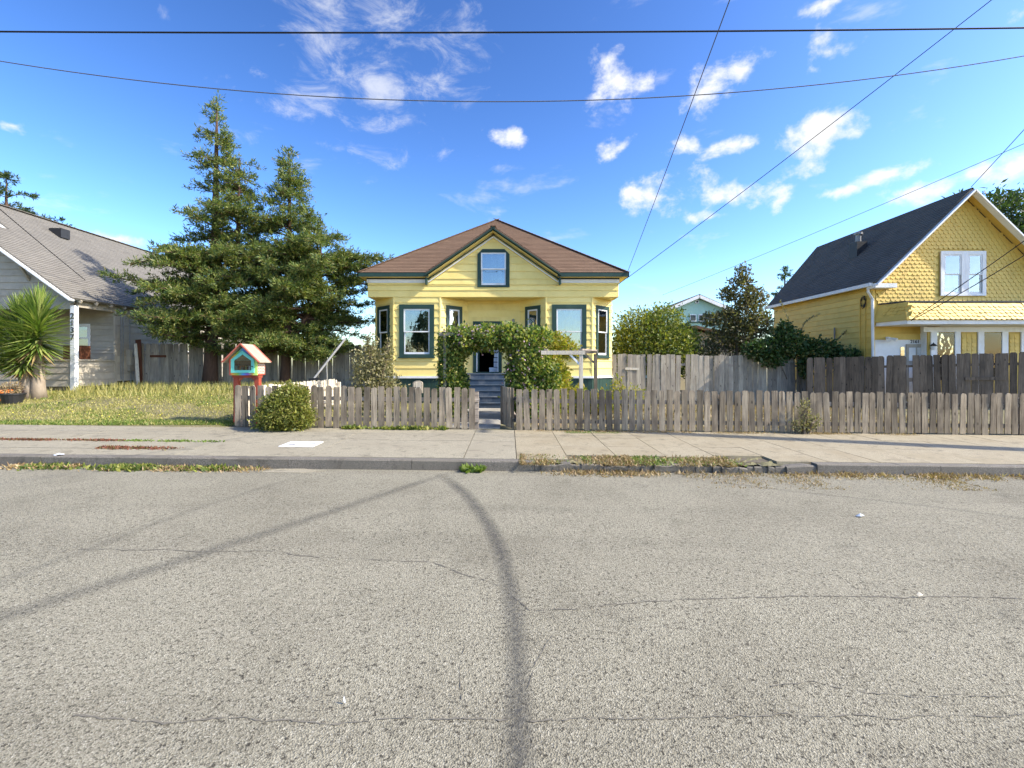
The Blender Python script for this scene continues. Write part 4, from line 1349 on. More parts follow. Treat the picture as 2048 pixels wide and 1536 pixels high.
# grey pipe leaning inside the yard corner
pq0, pq1 = px(628, 757, 15.0), px(690, 678, 15.8)
sw = thing('leaning_pole', 'grey metal pole leaning beside the pale side fence', 'pole', (pq0.x, pq0.y, .1))
MB().tube([pq0, pq1], .038, 9).build('shaft', 'metal_grey', sw)
MB().beam(pq0 + Vector((-.14, 0, -.03)), pq0 + Vector((.16, 0, .0)), .2, .06).build('foot', 'dark_metal', sw)
MB().tube([pq0.lerp(pq1, .38), pq0.lerp(pq1, .38) + Vector((.05, 0, -.9))], .018, 6).build('strut', 'metal_grey', sw)
MB().tube([pq0 + Vector((0, 0, 0)), Vector((pq0.x, pq0.y, .0))], .03, 7).build('stake', 'dark_metal', sw)

# ------------------------------------------------------------------ gold house on the right
GW = 17.0
gh = thing('gold_house', 'golden yellow house with dark roof and fish-scale gable at far right', 'house', (16.5, GW, 0))
GP = 'gold_paint'
GEX, GEZ, GPX, GPZ = 13.0, 4.385, 16.46, 7.74
GS = (GPZ - GEZ) / (GPX - GEX)
GRX = 2 * GPX - GEX
WLX = 13.22
GY0, GY1 = 16.6, 23.6
wall_boards(frame(WLX, GY1 - .3, 0, 0, -1), GY1 - .3 - GW, .3, GEZ + .05, .215, gh, GP)
MB().box(WLX - .03, WLX + .06, GW - .04, GW + .04, .2, 4.3).build('corner_board', GP, gh)
def rz(x):
    return GEZ + GS * (x - GEX)
r2 = shingles('roof', [(GEX, GY0, GEZ), (GPX, GY0, GPZ), (GPX, 25.0, GPZ), (GEX, GY1, GEZ)], 'roof_black', gh)
shingles('roof_plane', [(GRX, GY1, GEZ), (GPX, 25.0, GPZ), (GPX, GY0, GPZ), (GRX, GY0, GEZ)], 'roof_black', r2)
shingles('roof_plane', [(GEX, GY1, GEZ), (GPX, 25.0, GPZ), (GRX, GY1, GEZ)], 'roof_black', r2)
for sg in (-1, 1):
    e = GEX if sg < 0 else GRX
    MB().beam((e - sg * .0, GY0 - .02, GEZ - .12), (GPX, GY0 - .02, GPZ - .12), .05, .24, (0, 1, 0)).build('rake_board', 'white_paint', gh)
    MB().prism([(e, GY0 + .01, GEZ - .07), (GPX, GY0 + .01, GPZ - .07), (GPX, GW, GPZ - .07), (e, GW, GEZ - .07)], (0, 0, .015)).build('rake_soffit', GP, gh)
MB().box(GEX - .02, GEX + .75, GY0 - .04, GW - .02, GEZ - .20, GEZ - .05).build('eave_return', 'white_paint', gh)
MB().box(GEX - .12, GEX + .0, GY0 + .1, GY1, GEZ - .13, GEZ - .01).build('gutter', 'white_paint', gh)
MB().tube([(GEX - .05, GY0 + .25, GEZ - .12), (GEX - .02, GY0 + .3, GEZ - .3), (WLX - .02, GW - .02, GEZ - .55), (WLX - .02, GW - .06, .3)], .045, 8).build('downspout', 'white_paint', gh)
# vent pipe on the roof
vb = Vector((14.87, 19.9, rz(14.87)))
vt = thing('roof_chimney', 'black boxed flue with a metal pipe on the dark roof', 'chimney', (vb.x, vb.y, vb.z - .2))
MB().box(vb.x - .22, vb.x + .22, vb.y - .22, vb.y + .22, vb.z - .22, vb.z + .45).build('flue_box', 'dark_metal', vt)
MB().lathe((vb.x, vb.y, vb.z + .45), [(.1, 0), (.1, .32), (.16, .33), (.16, .42), (.05, .46), (0, .46)], 12).build('pipe', 'metal_grey', vt)
# gable wall: backing and fish scales
def hwid(z):
    return (GPZ - .1 - z) / GS
WRX = 2 * GPX - WLX
mb = MB().prism([(WLX, GW, 2.88), (WRX, GW, 2.88), (WRX, GW, GPZ - .12 - GS * (WRX - GPX)), (GPX, GW, GPZ - .12), (WLX, GW, GPZ - .12 - GS * (WRX - GPX))], (0, .06, 0))
mb.f = [tuple(reversed(q)) for q in mb.f]
mb.build('gable_wall', GP, gh)
gwin = (px(1878, 600, GW).x, px(1968, 600, GW).x, px(0, 592, GW).z, px(0, 503, GW).z)
gf = frame(0, GW - .035, 0, 1, 0)
mbk = MB().box(gwin[0] + .1, gwin[1] - .1, GW - .02, GW - .005, gwin[2], gwin[3])
mbk.build('window_back', 'dark_room', gh)
gmx = (gwin[0] + gwin[1]) / 2
w1 = window(gh, gf, gwin[0], gmx + .06, gwin[2], gwin[3], cw=.13, casing='white_paint', curtain=None, sill=False, fw=.045)
w2 = window(gh, gf, gmx - .06 + .122, gwin[1], gwin[2], gwin[3], cw=.13, casing='white_paint', curtain=None, sill=False, fw=.045)
for w_, a, b_ in ((w1, gwin[0] + .13, gmx - .06), (w2, gmx + .19, gwin[1] - .13)):
    MB().box(a, b_, GW - .022, GW - .0195, gwin[2] + .3, gwin[3] - .1).build('curtain', 'curtain', w_)
SWd, SEX = .175, .135
def scale_mesh(mat):
    hw_, h = SWd / 2 - .004, SEX * 1.5
    pr = [(-hw_, h), (-hw_, .05), (-hw_ * .72, .014), (-hw_ * .3, 0), (hw_ * .3, 0), (hw_ * .72, .014), (hw_, .05), (hw_, h)]
    mb = MB()
    n = len(pr)
    tl = lambda b_: -.030 * (1 - b_ / h)
    vs = [(a, tl(b_) - .012, b_) for a, b_ in pr] + [(a, tl(b_), b_) for a, b_ in pr]
    mb.add(vs, [tuple(range(n)), tuple(range(n, 2 * n))[::-1]] + [(i, n + i, n + (i + 1) % n, (i + 1) % n) for i in range(n)])
    return mb.mesh('scale_shingle', mat, (0, 0, 0))
smesh = scale_mesh(GP)
cands = []
row = 0
z = 3.62
while z < GPZ - .45:
    hw_ = hwid(z + SEX)
    k = int(hw_ / SWd) + 1
    for i in range(-k, k + 1):
        X = GPX + (i + .5 * (row % 2)) * SWd
        if abs(X - GPX) > min(hw_ - .06, GPX - WLX - .1):
            continue
        if gwin[0] - .06 < X < gwin[1] + .06 and gwin[2] - .1 < z < gwin[3] - .02:
            continue
        cands.append(((X, GW - .004, z), (0, 0, 0), (X - 13.2) ** 2 + (z - 4) ** 2))
    z += SEX
    row += 1
# pent skirt over the ground floor: left return and front
SK0, SK1, SKZ0, SKZ1 = 15.95, 16.35, 2.98, 3.62
kx0, kx1 = px(1757, 600, GW).x, px(1810, 600, SK1).x
sk = MB()
sk.add([(kx0 - .2, GW, SKZ0), (kx1 - .25, SK0, SKZ0), (23, SK0, SKZ0), (23, SK1, SKZ1), (kx1, SK1, SKZ1), (kx0, GW, SKZ1), (23, GW, SKZ1 + .04), (23, GW, SKZ0)],
       [(0, 1, 4, 5), (1, 2, 3, 4), (5, 4, 3, 6), (0, 7, 2, 1)])
sk.build('pent_skirt', GP, gh)
MB().beam((kx1 - .25, SK0 - .02, SKZ0 - .01), (kx1 - .0, SK1 - .02, SKZ1), .07, .05).build('hip_board', GP, gh)
MB().prism([(kx0 - .03, GW - .01, SKZ1 + .0), (kx1 - .02, SK1 - .05, SKZ1 + .0), (23, SK1 - .05, SKZ1 + .0), (23, GW - .01, SKZ1 + .0)], (0, 0, .055)).build('skirt_cap', 'dark_metal', gh)
MB().prism([(kx0 - .1, GW - .01, SKZ0 - .14), (kx1 - .22, SK0 + .05, SKZ0 - .14), (23, SK0 + .05, SKZ0 - .14), (23, GW + .6, SKZ0 - .14), (kx0 - .1, GW + .6, SKZ0 - .14)], (0, 0, .135)).build('porch_fascia', 'white_paint', gh)
tilt = math.atan2(SK1 - SK0, SKZ1 - SKZ0)
sl = math.hypot(SK1 - SK0, SKZ1 - SKZ0)
skirt = []
for r in range(5):
    t = r * SEX
    for i in range(60):
        X = kx1 - .14 + (i + .5 * (r % 2)) * SWd + t * .38
        if X > 19.6:
            continue
        skirt.append(((X, SK0 + t * math.sin(tilt) - .012, SKZ0 + t * math.cos(tilt) - .01), (-tilt, 0, 0), 0))
du = Vector((kx1 - .12 - (kx0 - .1), SK0 - GW, 0)).normalized()
for r in range(5):
    for i in range(6):
        q = Vector((kx0 - .12, GW, 0)) + du * (.1 + (i + .5 * (r % 2)) * SWd)
        f = r * SEX / sl
        q += Vector((.15 * f, .2 * f, 0))
        skirt.append(((q.x - .01, q.y - .012, SKZ0 + r * SEX * math.cos(tilt) - .01), (-tilt * .6, 0, math.atan2(du.y, du.x)), 0))
cands.sort(key=lambda c: c[2])
cands = [c for c in cands if c[0][0] < 19.8]
keep = max(0, 296 - len(skirt))
for (w, r, _) in skirt + cands[:keep]:
    place('scale_shingle', smesh, gh, (w[0] + random.gauss(0, .004), w[1] + random.gauss(0, .002), w[2] + random.gauss(0, .005)), (r[0] + random.gauss(0, .012), r[1] + random.gauss(0, .03), r[2]))
mb = MB()
sv = [tuple(v.co) for v in smesh.vertices]
sf = [tuple(p.vertices) for p in smesh.polygons]
for (w, r, _) in cands[keep:]:
    mb.add([(a + w[0], b_ + w[1], c + w[2]) for a, b_, c in sv], sf)
o_ = mb.build('scale_shingles', GP, gh)
o_['kind'] = 'stuff'
# ground floor: recessed door wall and window wall
DWY = 17.06
xd0, xd1 = WLX + .02, px(1856, 690, DWY).x
wall_boards(frame(xd0, DWY, 0, 1, 0), xd1 - xd0 + .4, 2.36, 3.0, .215, gh, GP)
MB().box(xd0, xd1 + .4, DWY - .01, DWY + .05, 0, 2.36).build('door_wall', 'white_paint', gh)
dx0, dx1 = px(1800, 690, DWY).x, px(1845, 690, DWY).x
d_ = MB().box(dx0 + .2, dx1, DWY - .05, DWY - .012, .15, 2.2)
d_ = d_.build('front_door', 'cream_siding', gh)
for i in range(2):
    for j in range(3):
        a = dx0 + .28 + i * (dx1 - dx0 - .2) * .48
        MB().box(a, a + .24, DWY - .062, DWY - .05, .35 + j * .62, .35 + j * .62 + .48).build('door_panel', 'white_paint', d_)
MB().box(dx0 + .0, dx0 + .14, DWY - .03, DWY - .012, .3, 2.1).build('side_light', 'glass', gh)
MB().box(dx0 + .012, dx0 + .128, DWY - .0118, DWY - .0105, .3, 2.1).build('side_light_back', 'dark_room', gh)
text_mesh('2161', .17, 'dark_metal', gh, ((dx0 + dx1) / 2 + .12, DWY - .018, 2.235), (R(90), 0, 0))
mb = MB()
fl = px(1780, 676, DWY - .15)
fx = thing('flood_lamp', 'twin white flood lamp under the porch of the gold house', 'lamp', (fl.x, fl.y, fl.z))
MB().lathe((fl.x, DWY - .06, fl.z), [(0, -.06), (.07, -.05), (.07, .04), (0, .05)], 10).build('lamp_base', 'white_paint', fx)
for sg in (-1, 1):
    MB().tube([(fl.x, DWY - .1, fl.z), (fl.x + sg * .1, DWY - .2, fl.z - .04), (fl.x + sg * .14, DWY - .27, fl.z - .08)], [.03, .05, .075], 9).build('lamp_head', 'white_paint', fx)
WWY = 16.75
xa = px(1856, 690, WWY).x
ww = frame(xa, WWY, 0, 1, 0)
MB().box(xa, 23, WWY + .0, WWY + .05, .1, 2.8).build('window_wall', GP, gh)
MB().box(xa - .02, xa + .02, WWY + .05, DWY, .1, 2.9).build('porch_side_wall', 'white_paint', gh)
MB().box(xa - .2, 23, WWY - .06, WWY - .005, 2.62, 2.80).build('head_trim', 'white_paint', gh)
def strip_x(x0p, x1p, nm='trim_board'):
    a, b_ = px(x0p, 690, WWY).x, px(x1p, 690, WWY).x
    MB().box(a, b_, WWY - .05, WWY - .004, .1, 2.62).build(nm, 'white_paint', gh)
strip_x(1860, 1872); strip_x(1908, 1919); strip_x(1954, 1966); strip_x(2002, 2014); strip_x(2040, 2050)
for (x0p, x1p, cm) in ((1873, 1907, 'curtain'), (1967, 2001, 'dark_curtain')):
    a, b_ = px(x0p, 690, WWY).x, px(x1p, 690, WWY).x
    q = MB().box(a, b_, WWY - .03, WWY - .024, .9, 2.6).build('window', 'glass_soft', gh)
    MB().box(a, b_, WWY - .012, WWY - .004, .9, 2.6).build('curtain', cm, q)
for (x0p, x1p) in ((1920, 1953), (2015, 2039)):
    a, b_ = px(x0p, 690, WWY).x, px(x1p, 690, WWY).x
    n = max(1, int((b_ - a) / SWd))
    for r in range(7):
        for i in range(n):
            place('scale_shingle', smesh, gh, (a + SWd * (i + .5) + (b_ - a - n * SWd) / 2, WWY - .004, 1.55 + r * SEX))
lp = px(1866, 694, WWY - .12)
lt = thing('wall_lantern', 'small black wall lantern on white trim beside the porch', 'lamp', (lp.x, lp.y, lp.z - .1))
MB().lathe((lp.x, WWY - .14, lp.z), [(.0, .17), (.02, .13), (.1, .06), (.1, .03)], 8).build('cap', 'dark_metal', lt)
MB().lathe((lp.x, WWY - .14, lp.z), [(.0, -.10), (.06, -.09), (.085, .03)], 8).build('lantern_glass', 'lamp_glass', lt)
MB().box(lp.x - .03, lp.x + .03, WWY - .1, WWY - .05, lp.z - .08, lp.z + .08).build('bracket', 'dark_metal', lt)
# conduits on the side wall
for (y, z1) in ((17.3, 4.0), (17.55, 3.9)):
    MB().tube([(WLX - .05, y, .4), (WLX - .05, y, z1)], .022, 6).build('conduit', GP, gh)
MB().tube([(WLX - .06, 18.9, .4), (WLX - .06, 18.9, 2.95)], .03, 6).build('vent_pipe', 'metal_grey', gh)
mb = MB()
for i in range(6):
    a = i * 1.1
    mb.tube([(WLX - .08, 17.35 + .12 * math.cos(a + t * .8), 3.85 + .18 * math.sin(a + t * .8) - .03 * t) for t in range(6)], .012, 5)
mb.build('cable_coil', 'wire', gh)

# ------------------------------------------------------------------ far buildings
th = thing('teal_house', 'far pale teal gabled house seen above the fence', 'house', (px(1420, 650, 45).x, 45, 0))
p = lambda x, y, D=45: px(x, y, D)
pk, el, er = p(1395, 594), p(1330, 622), p(1462, 623)
mb = MB().prism([(el.x, 45, 0), (er.x, 45, 0), (er.x, 45, er.z), (pk.x, 45, pk.z - .15), (el.x, 45, el.z)], (0, 8, 0))
mb.f = [tuple(reversed(q)) for q in mb.f]
mb.build('wall', 'teal_siding', th)
for e in (el, er):
    MB().beam((e.x + (.5 if e is er else -.5), 44.6, e.z - .2), (pk.x, 44.6, pk.z), .3, .22, (0, 1, 0)).build('rake_board', 'white_paint', th)
    MB().prism([(e.x + (.5 if e is er else -.5), 44.5, e.z - .1), (pk.x, 44.5, pk.z + .12), (pk.x, 53, pk.z + .12), (e.x + (.5 if e is er else -.5), 53, e.z - .1)], (0, 0, .1)).build('roof', 'roof_black', th)
for (x0p, x1p, y0p, y1p) in ((1390, 1397, 600, 607), (1379, 1392, 629, 643), (1396, 1407, 629, 643), (1408, 1424, 629, 643)):
    a, b_ = p(x0p, y1p), p(x1p, y0p)
    w_ = MB().box(a.x, b_.x, 44.9, 44.97, a.z, b_.z).build('window', 'white_paint', th)
    MB().box(a.x + .08, b_.x - .08, 44.87, 44.895, a.z + .08, b_.z - .08).build('pane', 'dark_curtain', w_)
MB().box(p(1375, 640).x, p(1440, 640).x, 44.85, 44.98, p(0, 646).z, p(0, 644).z).build('belt_board', 'green_trim', th)
sh = thing('tan_shed', 'low tan shed with a sloping brown roof beyond the fence', 'shed', (px(1430, 690, 27).x, 27, 0))
a, b_ = px(1392, 657, 27), px(1475, 676, 27)
mb = MB().prism([(a.x - 1.6, 27, 0), (b_.x + 1, 27, 0), (b_.x + 1, 27, b_.z - .35), (a.x - .2, 27, a.z - .1), (a.x - 1.6, 27, a.z - .5)], (0, 4, 0))
mb.f = [tuple(reversed(q)) for q in mb.f]
mb.build('wall', 'tan_siding', sh)
MB().prism([(a.x - .2, 26.6, a.z), (b_.x + 1.2, 26.6, b_.z - .3), (b_.x + 1.2, 31.3, b_.z - .3), (a.x - .2, 31.3, a.z)], (0, 0, .16)).build('roof', 'roof_brown', sh)
MB().prism([(a.x - .2, 26.6, a.z), (a.x - 1.9, 26.6, a.z - .55), (a.x - 1.9, 31.3, a.z - .55), (a.x - .2, 31.3, a.z)], (0, 0, .16)).build('roof', 'roof_brown', sh)
c0, c1 = px(1419, 703, 27), px(1443, 689, 27)
w_ = MB().box(c0.x, c1.x, 26.93, 26.99, c0.z, c1.z).build('window', 'white_paint', sh)
MB().box(c0.x + .06, (c0.x + c1.x) / 2 - .02, 26.9, 26.925, c0.z + .06, c1.z - .06).build('pane', 'glass', w_)
MB().box((c0.x + c1.x) / 2 + .02, c1.x - .06, 26.9, 26.925, c0.z + .06, c1.z - .06).build('pane', 'glass', w_)

# ------------------------------------------------------------------ trees and plants
def conifer(name, label, base, H_, leaders, prof, seed, z_low, nb, lsize, dens, mat='needles', trunk_r=.22, droop=.12):
    """trunk with one or more leaders; each limb carries flat sprays of needles"""
    rng = np.random.default_rng(seed)
    t = thing(name, label, 'tree', base)
    B = np.array(base)
    mb = MB()
    for (dx, dy, z0, h, r) in leaders:
        pts, rad = [], []
        for i in range(10):
            f = i / 9
            bend = min(1, f * 2.2)
            pts.append((base[0] + dx * bend + .04 * math.sin(4 * f + seed), base[1] + dy * bend, base[2] - .1 + z0 + (h - z0) * f))
            rad.append(r * (1 - f) ** .8 + .012)
        rad[0] *= 1.25
        mb.tube(pts, rad, 10)
    mb.build('trunk', 'bark', t, smooth=True)
    limbs = MB()
    P, A, S = [], [], []
    zs = z_low + (H_ - z_low) * np.sort(rng.random(nb)) ** 1.15
    for z in zs:
        dx, dy, z0, h, r = leaders[0]
        if len(leaders) > 1 and rng.random() < .5:
            dx, dy, z0, h, r = leaders[1]
        if z > h - .1 or z < z0:
            dx, dy, z0, h, r = leaders[0]
        f = min(1, (z - z0) / max(.1, h - z0) * 2.2)
        o0 = B + np.array([dx * f, dy * f, z])
        az = rng.random() * 2 * np.pi
        L = np.interp(z, [q[0] for q in prof], [q[1] for q in prof]) * (rng.uniform(.25, .7) if rng.random() < .3 else rng.uniform(.7, 1.15))
        out = np.array([np.cos(az), np.sin(az), 0])
        side = np.array([-out[1], out[0], 0])
        up0 = rng.uniform(-.3, .85)
        tt = np.linspace(0, 1, 7)
        pl_ = o0 + out * (L * tt)[:, None] + np.array([0, 0, 1]) * (L * (up0 * tt - (up0 + droop) * tt ** 2 + .16 * tt ** 4))[:, None]
        if L > .5:
            limbs.tube([tuple(q) for q in pl_], [max(.006, .022 * L * (1 - .9 * f_)) for f_ in tt], 5, False)
        nbr = max(4, int(L * dens * (1.2 if z < 6.2 else .85)))
        ts = rng.uniform(.16, 1.0, nbr)
        for tb in ts:
            q0 = np.array([np.interp(tb, tt, pl_[:, k]) for k in range(3)])
            sg = 1 if rng.random() < .5 else -1
            dirn = side * sg * rng.uniform(.5, 1) + out * rng.uniform(.3, .9) + np.array([0, 0, rng.uniform(-.45, .8)])
            dirn /= np.linalg.norm(dirn)
            bl = (.20 + .42 * (1 - tb) * min(L, 2.2) * .55) * rng.uniform(.6, 1.3)
            m_ = max(6, int(bl * 50))
            f_ = rng.random(m_)
            pts = q0 + dirn * (bl * f_)[:, None] + rng.normal(size=(m_, 3)) * .03
            ax = dirn * .9 + rng.normal(size=(m_, 3)) * .55 + np.array([0, 0, .18])
            P.append(pts)
            A.append(ax)
            S.append(lsize * rng.uniform(.6, 1.35, m_))
    # tips of the leaders
    for (dx, dy, z0, h, r) in leaders:
        m_ = 160
        f_ = rng.random(m_) ** .7
        P.append(B + np.array([dx, dy, h - .9]) + np.stack([rng.normal(size=m_) * .07, rng.normal(size=m_) * .07, f_ * .95], 1))
        A.append(rng.normal(size=(m_, 3)) * .5 + np.array([0, 0, .9]))
        S.append(lsize * rng.uniform(.5, 1.1, m_))
    limbs.build('limbs', 'bark', t)
    o = leaves('crown', np.concatenate(P), np.concatenate(A), np.concatenate(S), .24, mat, t)
    return t
zt = .56
conifer('conifer_tree', 'taller conifer with two spires left of the library box', (-11.33, 17.7, zt - .05), 11.0, [(.25, 0, 0, 11.0, .23), (1.05, .1, 2.2, 8.9, .13)],
        [(1.6, 1.7), (2.3, 2.5), (3.2, 2.9), (4.6, 2.8), (5.4, 2.2), (6.3, 1.55), (7.6, 1.15), (8.6, .95), (9.6, .6), (10.6, .25), (11.2, .1)], 3, 1.75, 205, .13, 22)
conifer('conifer_tree', 'shorter bushy conifer beside the yellow cottage', (-8.7, 18.2, zt - .05), 9.25, [(.12, 0, 0, 9.25, .17), (1.25, .2, 1.5, 6.6, .1)],
        [(1.3, 2.3), (2.2, 2.75), (3.5, 2.75), (5.0, 2.5), (5.6, 2.1), (6.3, 1.3), (7.2, .95), (8.2, .6), (9.3, .12)], 5, 1.3, 245, .13, 24)
conifer('far_conifer', 'dark conifer rising behind the grey roof at far left', (-29.0, 27.0, .3), 12.2, [(0, 0, 0, 12.2, .3)], [(2, 3.5), (8, 3.0), (10.5, 2.4), (12.2, .4)], 8, 3, 90, .2, 12, 'needles_far')
conifer('far_conifer', 'tiny dark conifer tip above the gold house roof edge', (23.6, 40, .2), 9.6, [(0, 0, 0, 9.6, .25)], [(2, 2.2), (6, 1.6), (9.6, .2)], 9, 2, 70, .22, 10, 'needles_far')

def bush(name, label, cat, base, ells, n, lsize, mat, stems=6, ratio=.5, shell=.45, stem_mat='stem', extra=None, upward=.25):
    t = thing(name, label, cat, base)
    P, d = blob_points(ells, n, shell)
    A = d * .6 + RNG.normal(size=(n, 3)) * .7 + np.array([0, 0, upward])
    leaves('foliage', P, A, lsize * RNG.uniform(.4, 1.6, n), ratio, mat, t)
    mb = MB()
    for i in range(stems):
        e = ells[i % len(ells)]
        d = unit(1)[0]
        tip = Vector((e[0] + d[0] * e[3] * .8, e[1] + d[1] * e[4] * .8, e[2] + abs(d[2]) * e[5] * .9))
        b0 = Vector(base) + Vector((random.uniform(-.08, .08), random.uniform(-.08, .08), -.03))
        mid = b0.lerp(tip, .5) + Vector((random.uniform(-.1, .1), random.uniform(-.1, .1), .1))
        mb.tube([b0, mid, tip], [.03, .02, .006], 6)
    mb.build('stems', stem_mat, t)
    if extra:
        for (nm, m2, k, sz) in extra:
            P, d = blob_points(ells, k, .92)
            leaves(nm, P, d + RNG.normal(size=(k, 3)) * .5, sz * RNG.uniform(.7, 1.3, k), .9, m2, t)
    return t
# round shrub in front of the picket fence
bc = px(568, 815, 9.95)
bush('round_shrub', 'dense rounded green shrub bulging in front of the picket fence', 'shrub', (bc.x, 9.98, s(bc.x)), [(bc.x, 10.02, .42, .50, .38, .44), (bc.x - .17, 9.98, .30, .42, .36, .32), (bc.x + .12, 10.05, .70, .36, .30, .33), (bc.x + .2, 10.0, .3, .38, .34, .32)], 15000, .062, 'heather', 10, .42, .6)
# vine-covered arch over the path
av = thing('vine_arch', 'garden arch smothered in flowering vine over the front path', 'arbor', (-.85, 12.6, 0))
AX = lambda x, D=12.6: (x - VX) * D / F
aL, aR = AX(893), AX(1040)
for X in (aL, aR - .08):
    for Y in (12.3, 12.95):
        MB().box(X - .035, X + .035, Y - .035, Y + .035, -.05, 2.2).build('post', 'grey_wood', av)
for Y in (12.3, 12.95):
    MB().box(aL - .15, aR + .1, Y - .02, Y + .02, 2.2, 2.29).build('beam', 'grey_wood', av)
for k in range(6):
    X = aL + (aR - .08 - aL) * k / 5
    MB().box(X - .02, X + .02, 12.1, 13.15, 2.292, 2.33).build('slat', 'grey_wood', av)
Zy = lambda y, D=12.6: H - (y - VY) * D / F
ells = [(AX(906), 12.6, 1.9, .38, .45, .52), (AX(903), 12.6, 1.2, .34, .42, .6), (AX(901), 12.6, .55, .34, .40, .55), (AX(925), 12.7, .6, .16, .3, .6),
        (AX(930), 12.6, 2.1, .42, .55, .36), (AX(975), 12.6, 2.17, .45, .55, .34), (AX(1020), 12.6, 2.15, .45, .55, .38),
        (AX(1050), 12.6, 1.95, .50, .55, .48), (AX(1050), 12.5, 1.3, .50, .5, .6), (AX(1048), 12.5, .6, .48, .5, .62), (AX(1085), 12.6, 1.0, .45, .45, .7), (AX(1075), 12.7, 2.2, .40, .45, .24)]
n = 38000
P, d = blob_points(ells, n, .5)
leaves('vine_leaves', P, d * .5 + RNG.normal(size=(n, 3)) * .7 + np.array([0, 0, -.1]), .085 * RNG.uniform(.6, 1.4, n), .62, 'vine', av)
k = 700
P, d = blob_points(ells[7:10] + ells[4:6], k, .97)
P = P[d[:, 1] < .3]
leaves('blossoms', P, RNG.normal(size=(len(P), 3)), .06 * RNG.uniform(.7, 1.3, len(P)), .9, 'blossom', av)
for i in range(14):
    X = random.choice([aL, aR - .0, aR + .2]) + random.uniform(-.15, .15)
    MB().tube([(X, 12.6 + random.uniform(-.2, .2), -.03), (X + random.uniform(-.15, .15), 12.5, 1.0), (X + random.uniform(-.2, .2), 12.6, 2.1)], [.025, .018, .01], 6).build('vine_stem', 'stem', av)
bush('yellow_shrub', 'yellow-green leafy shrub arching over the timber frame', 'shrub', (AX(1100, 13.2), 13.2, 0), [(AX(1095, 13.2), 13.3, 2.05, .62, .5, .33), (AX(1130, 13.2), 13.4, 1.85, .45, .4, .22), (AX(1100, 13.0), 13.0, 1.2, .42, .4, .6), (AX(1108, 13), 13.0, .6, .42, .4, .5), (AX(1120, 13), 13.2, 1.0, .3, .35, .5)], 8500, .095, 'vine_yellow', 9, .4, .5)
bush('low_shrub', 'low yellow and orange leafed shrub behind the picket fence', 'shrub', (AX(1150, 13.6), 13.6, 0), [(AX(1150, 13.6), 13.6, .40, .55, .35, .42), (AX(1205, 13.6), 13.7, .3, .5, .3, .36)], 3000, .09, 'vine_yellow', 6, .45)
bush('low_shrub', 'wispy pale weeds growing against the tall grey fence', 'shrub', (AX(1255, 15), 15.0, 0), [(AX(1255, 15), 15.2, .3, .8, .4, .42), (AX(1240, 15), 15.3, .6, .2, .2, .5)], 1500, .10, 'vine_yellow', 8, .3)
# grey-leaved shrub left of the house
dx = AX(748, 14.6)
bush('dusty_shrub', 'tall twiggy shrub with pale dusty leaves before the left bay window', 'shrub', (dx, 14.6, 0), [(dx, 14.6, .75, .75, .5, .75), (dx - .2, 14.6, 1.45, .5, .4, .6), (dx + .35, 14.6, .55, .6, .45, .55), (dx + .25, 14.7, 1.5, .3, .3, .5), (dx - .1, 14.6, 2.1, .2, .2, .35), (dx + .45, 14.7, 2.0, .12, .12, .35)], 6500, .075, 'dusty_leaf', 26, .55, .3)
# yard bushes and trees behind the grey fence
yb = AX(1305, 20.5)
bush('large_bush', 'big yellow-green bush behind the tall fence right of the cottage', 'bush', (yb, 20.5, 0), [(yb, 20.5, 2.2, 1.75, 1.3, 1.4), (yb - .7, 20.4, 2.8, 1.0, 1.0, 1.1), (yb + .5, 20.5, 2.9, 1.0, 1.0, 1.15), (yb + 1.1, 20.6, 2.0, .95, .9, 1.1), (yb - 1.1, 20.3, 1.8, .8, .9, 1.2), (yb + 1.5, 20.5, 2.6, .5, .5, .6)], 22000, .12, 'shrub_leaf', 14, .45, .55)
tx = AX(1478, 20.2)
bush('plum_tree', 'slender dark-leaved tree between the big bush and gold house', 'tree', (tx, 20.2, -.05), [(tx, 20.2, 2.7, .75, .7, .75), (tx + .25, 20.2, 3.6, .75, .7, .8), (tx - .55, 20.2, 3.3, .6, .5, .6), (tx + .1, 20.2, 4.7, .55, .5, .75), (tx + .75, 20.2, 4.3, .5, .45, .5), (tx - .5, 20.2, 4.5, .35, .35, .35), (tx + .2, 20.2, 5.4, .3, .3, .45), (tx - .9, 20.2, 2.5, .6, .5, .5), (tx - 1.2, 20.2, 3.4, .5, .4, .3), (tx - 1.35, 20.2, 2.0, .5, .4, .4), (tx + .9, 20.2, 3.2, .5, .5, .6)], 10500, .12, 'plum_leaf', 40, .5, .25)
ix = lambda x: AX(x, 18.2)
bush('ivy_mound', 'dark ivy mound spilling over the top of the tall grey fence', 'ivy', (ix(1600), 18.75, -.08), [(ix(1530), 18.3, 2.0, .75, .45, .42), (ix(1580), 18.3, 2.25, .75, .5, .55), (ix(1640), 18.2, 1.95, .8, .5, .45), (ix(1575), 18.4, 2.75, .3, .3, .4), (ix(1680), 17.6, 1.5, .42, .3, .55), (ix(1610), 18.15, 1.35, .25, .15, .45), (ix(1545), 18.1, 1.6, .5, .12, .25)], 9500, .11, 'ivy', 10, .7, .45)
mb = thing('climbing_rose', 'thin arching rose canes above the ivy mound', 'plant', (ix(1660), 18.6, .0))
